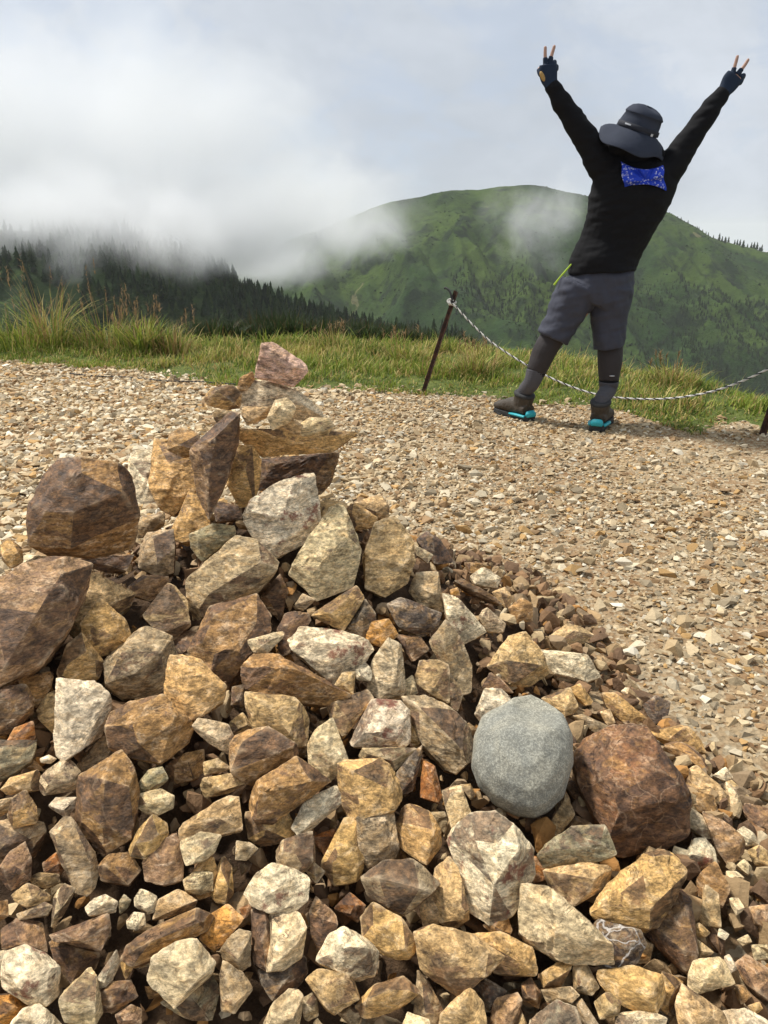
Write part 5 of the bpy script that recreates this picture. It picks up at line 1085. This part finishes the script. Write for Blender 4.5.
# hat
def hatmesh():
    prof_c = [(0.0, .118), (.03, .1175), (.055, .114), (.073, .107), (.088, .094), (.0985, .079), (.0985, .074), (.0945, .071), (.099, .05), (.105, .015), (.107, .0)]
    prof_b = [(.109, -.002), (.125, -.014), (.148, -.034), (.168, -.056), (.184, -.08), (.184, -.085), (.165, -.062), (.142, -.038), (.108, -.010), (.100, -.004), (.098, .05)]
    seg = 64
    def build(prof, wav, name, mat, parent, close_top):
        V = []; Fq = []
        for r, z in prof:
            for k in range(seg):
                a = 2*math.pi*k/seg; w = wav*max(0, (r-.105)/.08); rr = r*(1+.05*w*math.sin(2*a+.7)); ell = 1.06
                dz = w*(.016*math.sin(2*a+2.2)+.010*math.sin(3*a+.5)+.006*math.sin(5*a+1)); 
                if close_top and r > .05: rr *= 1+.022*math.sin(3*a+z*40)+.014*math.sin(7*a+2+z*50)
                V.append((math.cos(a)*rr, math.sin(a)*rr*ell, z+dz + (.006*math.sin(2*a+1) if close_top and z > .1 else 0)))
        n = len(prof)
        for i in range(n-1):
            for k in range(seg): Fq.append((i*seg+k, (i+1)*seg+k, (i+1)*seg+(k+1) % seg, i*seg+(k+1) % seg))
        me = bpy.data.meshes.new(name); me.from_pydata(V, [], Fq); me.update(); bm = bmesh.new(); bm.from_mesh(me); bmesh.ops.remove_doubles(bm, verts=bm.verts, dist=1e-5); bmesh.ops.recalc_face_normals(bm, faces=bm.faces); bm.to_mesh(me); bm.free()
        me.polygons.foreach_set('use_smooth', np.ones(len(me.polygons), bool)); return link(name, me, mat, parent)
    hat = build(prof_c, 0, 'hat', M_hat, person, True); hat.location = Vector(Q(637, 131.5, -.02)-np.array(person.location)); hat.rotation_euler = (.26, .23, .3)
    hat.scale = (.97, .97, .97)
    build(prof_b, 1.75, 'brim', M_hat, hat, False)
    bd = [(.1075, .002), (.1095, .004), (.1085, .026), (.1055, .027)]; b = build(bd, 0, 'hat_band', plain_mat('dark_hat_band', (.014, .016, .024), .8), hat, False)
    def mark(a, z, w, h, mat, r=.111):
        bm = bmesh.new(); n = 6; vs = []
        for j in range(n+1):
            aa = a+(j/n-.5)*w/r; vs.append((bm.verts.new((math.cos(aa)*r, math.sin(aa)*r*1.06, z-h/2)), bm.verts.new((math.cos(aa)*r, math.sin(aa)*r*1.06, z+h/2)), bm.verts.new((math.cos(aa)*(r+.0015), math.sin(aa)*(r+.0015)*1.06, z+h/2)), bm.verts.new((math.cos(aa)*(r+.0015), math.sin(aa)*(r+.0015)*1.06, z-h/2))))
        for j in range(n):
            A_, B_ = vs[j], vs[j+1]
            for q in range(4): bm.faces.new((A_[q], A_[(q+1) % 4], B_[(q+1) % 4], B_[q]))
        bm.faces.new(vs[0]); bm.faces.new(vs[-1][::-1]); bmesh.ops.recalc_face_normals(bm, faces=bm.faces); me = bpy.data.meshes.new('logo_tag'); bm.to_mesh(me); bm.free(); return link('logo_tag', me, mat, hat)
    M_tag = plain_mat('pale_hat_tag', (.45, .47, .5), .6)
    mark(math.radians(-90-62), .017, .034, .007, M_tag, .1115); mark(math.radians(-90+10), .004, .014, .012, M_tag, .1115)
    # chin cord ring around crown
    return hat
hat = hatmesh()
# bandana: rolled band around the neck and a knotted triangle between the shoulders
def drape():
    nu, nv = 34, 26; tl, tm, tr = (620.5, 161), (642, 169), (663, 165); bl, bm_, brr = (624, 188.5), (646, 184.5), (666, 191); V = []; V2 = []
    for b in range(nv):
        t = b/(nv-1)
        for a in range(nu):
            q = a/(nu-1); l = lambda A_, B_, C_: ((1-q)*(1-2*q)*A_+4*q*(1-q)*B_+q*(2*q-1)*C_)
            px = (1-t)*l(tl[0], tm[0], tr[0])+t*l(bl[0], bm_[0], brr[0]); py = (1-t)*l(tl[1], tm[1], tr[1])+t*l(bl[1], bm_[1], brr[1])
            dx, dy_ = px-646, py-181; ang_ = math.atan2(dy_, dx); rr = math.hypot(dx, dy_)
            f = .013*math.sin(ang_*5+.6)*min(1, rr/9) + .008*math.sin(ang_*11+2)*min(1, rr/12) + .016*math.exp(-(rr/4)**2)
            back = -(.140-.055*((px-641)/36)**2) - .010 + f + (.02 if t == 0 else 0)
            px += .8*math.sin(t*9)*(1 if q in (0, 1) else 0); V.append(Q(px, py, back)); V2.append(Q(px, py, back+.022))
    F_ = []; N_ = nu*nv
    for b in range(nv-1):
        for a in range(nu-1):
            k = b*nu+a; F_.append((k, k+1, k+nu+1, k+nu)); F_.append((k+N_, k+nu+N_, k+nu+1+N_, k+1+N_))
    ring = [a for a in range(nu)]+[b*nu+nu-1 for b in range(1, nv)]+[(nv-1)*nu+a for a in range(nu-2, -1, -1)]+[b*nu for b in range(nv-2, 0, -1)]
    for k in range(len(ring)): a, b = ring[k], ring[(k+1) % len(ring)]; F_.append((a, b, b+N_, a+N_))
    return V+V2, F_
fuse('bandana', [drape()], .003, M_band, person, 1)
fuse('neck_cloth', [loft(resample([(Q(637, 162), 20*u, .088), (Q(637, 153), 20*u, .095), (Q(638, 144), 17*u, .09)]), seg=24), ellipsoid(Q(624, 152), (20*u, .075, 9*u)), ellipsoid(Q(648, 156), (16*u, .075, 7*u))], .005, M_shirt, person, 3, None, fold(16, .008))
for L_, pa, pb in ((legL, (537, 369.5), (534.5, 375)), (legR, (609, 379), (608.5, 384.5))):
    fuse('legging_cuff', [loft([(Q(*pa, -.03 if L_ is legR else 0), 9.9*u, .060), (Q(*pb, -.04 if L_ is legR else 0), 9.3*u, .056)], seg=20)], .004, M_sole_dark, person, 1)
# boots
def boot(fr_, laces):
    b = fuse('boot', [loft(resample([(fp(fr_, -.008, 0, .062), .042, .034), (fp(fr_, .06, 0, .072), .048, .05), (fp(fr_, .14, 0, .068), .052, .046), (fp(fr_, .21, 0, .055), .054, .034), (fp(fr_, .27, 0, .046), .044, .024), (fp(fr_, .285, 0, .04), .02, .01)]), fr_[2], 20),
                      loft(resample([(fp(fr_, .055, 0, .05), .046, .056), (fp(fr_, .05, 0, .09), .048, .06), (fp(fr_, .04, 0, .125), .051, .064), (fp(fr_, .036, 0, .145), .052, .064)]), fr_[2], 20)], .0035, M_boot, person, 3, None, fold(40, .002))
    s = []
    for z0, z1, gr_ in ((.0, .032, 1.0),):
        prof = [(-.035, .026), (-.02, .04), (.03, .043), (.09, .040), (.15, .047), (.21, .053), (.26, .046), (.288, .026)]
        V = [fp(fr_, a, w, z0) for a, w in prof]+[fp(fr_, a, -w, z0) for a, w in prof[::-1]]; n = len(V); V2 = [v+np.array([0, 0, z1-z0]) for v in V]
        s.append((V+V2, [tuple(range(n))[::-1], tuple(range(n, 2*n))]+[(i, (i+1) % n, (i+1) % n+n, i+n) for i in range(n)]))
    fuse('sole', s, .0035, M_sole, b, 1, None, lambda co: .002*np.sign(np.sin(co[:, 0]*190+co[:, 1]*190))*(co[:, 2] < .012))
    fuse('heel_counter', [loft(resample([(fp(fr_, -.036, 0, .028), .03, .012), (fp(fr_, -.03, 0, .045), .036, .02), (fp(fr_, -.022, 0, .062), .026, .014)]), fr_[2], 16),
                          loft(resample([(fp(fr_, -.02, -.035, .03), .008, .012), (fp(fr_, .05, -.047, .032), .008, .014), (fp(fr_, .11, -.046, .028), .006, .008)]), (0, 0, 1), 12),
                          loft(resample([(fp(fr_, -.02, .035, .03), .008, .012), (fp(fr_, .05, .047, .032), .008, .014), (fp(fr_, .11, .046, .028), .006, .008)]), (0, 0, 1), 12)], .003, M_teal, b, 1)
    lc = []
    for k in range(5):
        a = .1+.025*k; z = .108-.0105*k; lc.append(loft([(fp(fr_, a, -.024, z-.004), .003, .003), (fp(fr_, a+.008, 0, z+.006), .003, .003), (fp(fr_, a, .024, z-.004), .003, .003)], (0, 0, 1), 8))
    fuse('laces', lc, .002, M_red if laces else M_sole, b, 1)
    fuse('collar', [loft(resample([(fp(fr_, .038, 0, .135), .054, .066), (fp(fr_, .036, 0, .148), .057, .069), (fp(fr_, .034, 0, .158), .052, .063)]), fr_[2], 20)], .004, M_sole, b, 2)
boot(FL, True); boot(FR, False)
# ---------------------------------------------------------------- posts and rope
def knot(post, px, py, Y, R_):
    pcs = []
    for k in range(3):
        a = np.linspace(0, 2*math.pi, 15)[:-1]; c = on_plane_y(px, py+k*1.6, Y); P = [c+np.array([math.cos(q)*R_, math.sin(q)*R_, .006*math.sin(q+k*2)]) for q in np.append(a, a[0])]
        pcs.append(loft([(p, .006, .006) for p in P], (0, 0, 1), 8))
    P = [on_plane_y(px-1, py+2, Y-.03), on_plane_y(px-4, py+1, Y-.03), on_plane_y(px-5, py-1.5, Y-.02), on_plane_y(px-2, py-3, Y-.02), on_plane_y(px+1, py-1, Y-.03)]; pcs.append(loft(resample([(p, .006, .006) for p in P]), (0, 1, 0), 8))
    fuse('rope_knot', pcs, .003, plain_mat('white_knot_fibre', (.55, .53, .48), .9), post, 1)
def iron_post(base, top, label, loop):
    root = empty('iron_post', base, label, 'post', 'leaning iron rope posts along the path edge'); b = np.array(base); t = np.array(top)-b; ax = t/np.linalg.norm(t)
    s = np.cross(ax, [0, 1, 0]); s /= np.linalg.norm(s); q = np.cross(ax, s); V = []; L = .0135; w = .0045
    prof = [(0, 0), (L*2, 0), (L*2, w), (w, w), (w, L*2), (0, L*2)]; n = 14; Fq = []
    for i in range(n+1):
        c = -ax*.12 + (t+ax*.12)*i/n
        for a, d in prof: V.append(tuple(c+s*(a-L)+q*(d-L)*1.0+ .0015*np.sin(i*2.1+a*90)))
    m = len(prof)
    for i in range(n):
        for k in range(m): Fq.append((i*m+k, i*m+(k+1) % m, (i+1)*m+(k+1) % m, (i+1)*m+k))
    Fq.append(tuple(range(m))[::-1]); Fq.append(tuple(n*m+k for k in range(m)))
    me = bpy.data.meshes.new('post_bar'); me.from_pydata(V, [], Fq); me.update(); bm = bmesh.new(); bm.from_mesh(me); bmesh.ops.recalc_face_normals(bm, faces=bm.faces); bm.to_mesh(me); bm.free()
    link('bar', me, M_rust, root)
    if loop:
        pts = [np.array(p) for p in loop]; c = [loft(resample([(p-b, .007, .007) for p in pts], 5), (0, 1, 0.1), 8)]
        v, f = c[0]; me = bpy.data.meshes.new('wire'); me.from_pydata([tuple(p) for p in v], [], f); me.update(); me.polygons.foreach_set('use_smooth', np.ones(len(me.polygons), bool)); link('wire_loop', me, M_wire, root)
    return root
M_rust = plain_mat('rusty_iron', (.12, .055, .035), .85, .2, .002, 70, .6); M_wire = plain_mat('black_wire', (.02, .018, .018), .6)
def rust2():
    s = NT('rusted_steel'); v = s.obj(); n = s.noise(v, 35, 7, .7); f = s.noise(v, 160, 4, .7)
    c = s.mix(s.step(n, .4, .6), (.035, .022, .018), (.085, .04, .025)); return s.bsdf(s.mul(c, s.math('ADD', .6, s.math('MULTIPLY', f, .8))), .85, s.bump(n, .003, .8), .3)
M_rust = rust2()
b1 = on_ground(423, 393); Y1 = b1[1]; t1 = on_plane_y(456, 291, Y1)
post1 = iron_post(b1, t1, 'rusty leaning iron post with a twisted wire loop on top, left of the hiker',
          [on_plane_y(453, 303, Y1-.03), on_plane_y(451.5, 297, Y1-.02), on_plane_y(449.5, 291, Y1), on_plane_y(446, 288, Y1+.02), on_plane_y(444.5, 288.5, Y1+.03)])
knot(post1, 452.5, 302, Y1, .022)
b2 = on_ground(762, 436); Y2 = b2[1]; t2 = on_plane_y(792, 345, Y2)
iron_post(b2, t2, 'rusty leaning post standing at the right edge of the photo', None)
# twisted rope
def rope(px_pts, Ya, Yb, label, rad, twist, mats, name='rope', zfun=None):
    P = []
    if zfun is None:
        x0, x1 = px_pts[0][0], px_pts[-1][0]
        A_ = on_plane_y(*px_pts[0], Ya); B_ = on_plane_y(*px_pts[-1], Yb)
        for px, py in px_pts:
            # world line between posts in plan; find the plane parameter along it
            lo, hi = 0.0, 1.0
            for _ in range(40):
                m = (lo+hi)/2; q = A_[:2]*(1-m)+B_[:2]*m; d = ray(px, py); tt = q[1]/d[1]; xx = d[0]*tt
                if xx > q[0]: lo = m
                else: hi = m
            P.append(CAM + d*(q[1]/d[1]))
    else: P = px_pts
    P = np.array(P); c = resample([(p, rad, rad) for p in P], 40); C = np.array([x[0] for x in c]); T = np.gradient(C, axis=0); T /= np.linalg.norm(T, axis=1)[:, None]
    s = np.cross(T, [0, 0, 1]); s /= np.linalg.norm(s, axis=1)[:, None]; q = np.cross(T, s); L = np.concatenate([[0], np.cumsum(np.linalg.norm(np.diff(C, axis=0), axis=1))])
    root = empty(name, C[0], label, 'rope'); k = len(mats)
    for j in range(k):
        a = L/twist*2*math.pi + 2*math.pi*j/k; ctr = C + (s*np.cos(a)[:, None]+q*np.sin(a)[:, None])*rad*.55 - C[0]
        v, f = loft([(p, rad*.55, rad*.55) for p in ctr], (0, 0, 1), 6); me = bpy.data.meshes.new('strand'); me.from_pydata([tuple(p) for p in v], [], f); me.update(); me.polygons.foreach_set('use_smooth', np.ones(len(me.polygons), bool))
        link('strand', me, mats[j], root)
    return root
M_rw0 = None
M_rw = plain_mat('white_rope_fibre', (.62, .60, .55), .9, 0, .001, 300); M_rb = plain_mat('black_rope_fibre', (.03, .03, .035), .9)
rp = [(450, 301), (457, 308), (470, 322), (490, 341), (515, 358), (545, 375), (575, 388), (605, 396), (640, 399), (675, 398), (710, 392), (740, 382), (768, 369), (784, 360)]
rope(rp, Y1-.02, Y2, 'black and white twisted rope sagging from the iron post behind the hiker', .0056, .055, [M_rw, M_rw, M_rb])
Vk = []
gl_ = [on_ground(px, py-1.5) + np.array([0, 0, .02]) for px, py in [(70, 377.5), (95, 380), (130, 381.5), (165, 385), (200, 386), (236, 388.5)]]
rope(gl_, 0, 0, 'thin dark rope lying on the gravel along the grass edge, left of the cairn', .0045, .06, [M_wire, M_wire], 'rope', True)

# ---------------------------------------------------------------- sky, light, air
SE, SA = math.radians(58), math.radians(-58)      # sun: high, from the left and a little ahead (azimuth from +y towards +x)
w = bpy.data.worlds.new('World'); sc.world = w; w.use_nodes = True; t = w.node_tree; t.nodes.clear()
s = NT.__new__(NT); s.t = t
out = t.nodes.new('ShaderNodeOutputWorld'); bg = t.nodes.new('ShaderNodeBackground'); t.links.new(bg.outputs[0], out.inputs[0])
sky = t.nodes.new('ShaderNodeTexSky'); sky.sky_type = 'NISHITA'; sky.sun_disc = False; sky.sun_elevation = SE; sky.sun_rotation = SA; sky.air_density = 1.0; sky.dust_density = 1.5; sky.altitude = 1800
tc = t.nodes.new('ShaderNodeTexCoord').outputs['Generated']
sep = t.nodes.new('ShaderNodeSeparateXYZ'); t.links.new(tc, sep.inputs[0])
mp = t.nodes.new('ShaderNodeMapping'); mp.inputs['Scale'].default_value = (1, 1, 1.9); t.links.new(tc, mp.inputs[0]); v = mp.outputs[0]
n1 = s.noise(v, 2.3, 7, .55, .4); n2 = s.noise(v, 5.5, 8, .6, .6); n3 = s.noise(v, 11, 8, .62, .5)
cov = s.step(s.math('ADD', s.math('MULTIPLY', n2, .6), s.math('MULTIPLY', n3, .4)), .40, .52)
lum = s.math('ADD', s.math('MULTIPLY', s.math('SUBTRACT', n1, .5), .9), s.math('MULTIPLY', s.math('SUBTRACT', n3, .5), .22))
ccol = s.mix(s.step(lum, -.28, .26), SKY_DARK, SKY_LITE)
skys = s.mul(sky.outputs[0], .085)
skyc = s.mix(.7, skys, (.50, .56, .66))
fin = s.mix(s.math('ADD', .5, s.math('MULTIPLY', cov, .45)), skyc, ccol)
t.links.new(fin, bg.inputs[0]); bg.inputs[1].default_value = 1.0
sd = bpy.data.lights.new('sun', 'SUN'); so_ = bpy.data.objects.new('sun', sd); COL.objects.link(so_); sd.energy = SUN_E; sd.angle = math.radians(SUN_ANG); sd.color = (1, .965, .91)
dv = Vector((math.cos(SE)*math.sin(SA), math.cos(SE)*math.cos(SA), math.sin(SE))); so_.rotation_euler = (-dv).to_track_quat('-Z', 'Y').to_euler()

def vol_mat(name, dens, aniso=0.0, noise=None, col=(.97, .98, 1)):
    m = bpy.data.materials.new(name); m.use_nodes = True; tr = m.node_tree; tr.nodes.clear(); o = tr.nodes.new('ShaderNodeOutputMaterial'); p = tr.nodes.new('ShaderNodeVolumePrincipled')
    p.inputs['Color'].default_value = (*col, 1); p.inputs['Anisotropy'].default_value = aniso; p.inputs['Density'].default_value = dens; tr.links.new(p.outputs[0], o.inputs['Volume'])
    if noise:
        s = NT.__new__(NT); s.t = tr; tcn = tr.nodes.new('ShaderNodeTexCoord').outputs['Object']; geo = tr.nodes.new('ShaderNodeNewGeometry').outputs['Position']
        ln = tr.nodes.new('ShaderNodeVectorMath'); ln.operation = 'LENGTH'; tr.links.new(tcn, ln.inputs[0])
        n = s.noise(geo, noise[0], 5, .6, .5); r = s.math('ADD', ln.outputs['Value'], s.math('MULTIPLY', s.math('SUBTRACT', n, .5), noise[1]))
        f = s.step(r, .98, noise[2]); tr.links.new(s.math('MULTIPLY', f, dens), p.inputs['Density'])
    return m
def box(name, x0, x1, y0, y1, z0, z1, mat, label, cat):
    V = [(x, y, z) for x in (x0, x1) for y in (y0, y1) for z in (z0, z1)]; Fq = [(0, 1, 3, 2), (4, 6, 7, 5), (0, 4, 5, 1), (2, 3, 7, 6), (0, 2, 6, 4), (1, 5, 7, 3)]
    me = bpy.data.meshes.new(name); me.from_pydata(V, [], Fq); me.update(); bm = bmesh.new(); bm.from_mesh(me); bmesh.ops.recalc_face_normals(bm, faces=bm.faces); bm.to_mesh(me); bm.free()
    return tag(link(name, me, mat), label, cat, None, 'stuff')
if HAZE: box('haze', -6100, 6100, -60, 6100, -134, 75, vol_mat('thin_haze', HAZE), 'thin mist in the air between the path and the hills', 'haze')
def cloud(px, py, Y, rx, ry, rz, dens, fr_, amp, core, label, rot=0):
    me = bpy.data.meshes.new('cloud'); bm = bmesh.new(); bmesh.ops.create_icosphere(bm, subdivisions=4, radius=1.35); bm.to_mesh(me); bm.free()
    o = link('cloud', me, vol_mat('cloud_mist', dens, 0.0, (fr_, amp, core), (1, 1, 1))); o.location = on_plane_y(px, py, Y); o.scale = (rx, ry, rz); o.rotation_euler = (0, rot, 0)
    return tag(o, label, 'cloud', 'clouds drifting over the hills', 'stuff')
if CLOUDS:
    cloud(30, 128, 260, 125, 40, 42, .04, .018, 1.6, .0, 'large grey cloud bank hiding the sky and the top of the wood at the upper left')
    cloud(70, 221, 222, 95, 24, 15, .16, .028, 2.3, -.1, 'low rolling cloud hiding the crest of the wood at the left')
    cloud(225, 215, 240, 48, 26, 20, .09, .03, 1.7, .0, 'cloud tongue over the right end of the wooded ridge')
    cloud(300, 205, 400, 75, 45, 36, .06, .016, 2.0, -.1, 'cloud spilling over the left flank of the green hill')
    cloud(262, 262, 330, 30, 26, 14, .10, .035, 1.9, .05, 'pale mist in the gully between wooded slope and green hill')
    cloud(535, 222, 470, 30, 18, 34, .045, .035, 2.6, -.4, 'thin wisp of mist on the face of the hill left of the hiker', .5)
    cloud(180, 238, 205, 20, 12, 10, .06, .06, 2.2, -.1, 'small white puff of mist rising in front of the wooded slope')
sc.cycles.volume_bounces = 6; sc.cycles.max_bounces = 8; sc.cycles.diffuse_bounces = 3; sc.cycles.volume_step_rate = 1.0; sc.cycles.volume_max_steps = 256; sc.cycles.use_denoising = True
sc.view_settings.view_transform = 'Standard'; sc.view_settings.look = 'None'; sc.view_settings.exposure = EXPO; sc.view_settings.gamma = 1; sc.view_settings.use_curve_mapping = False
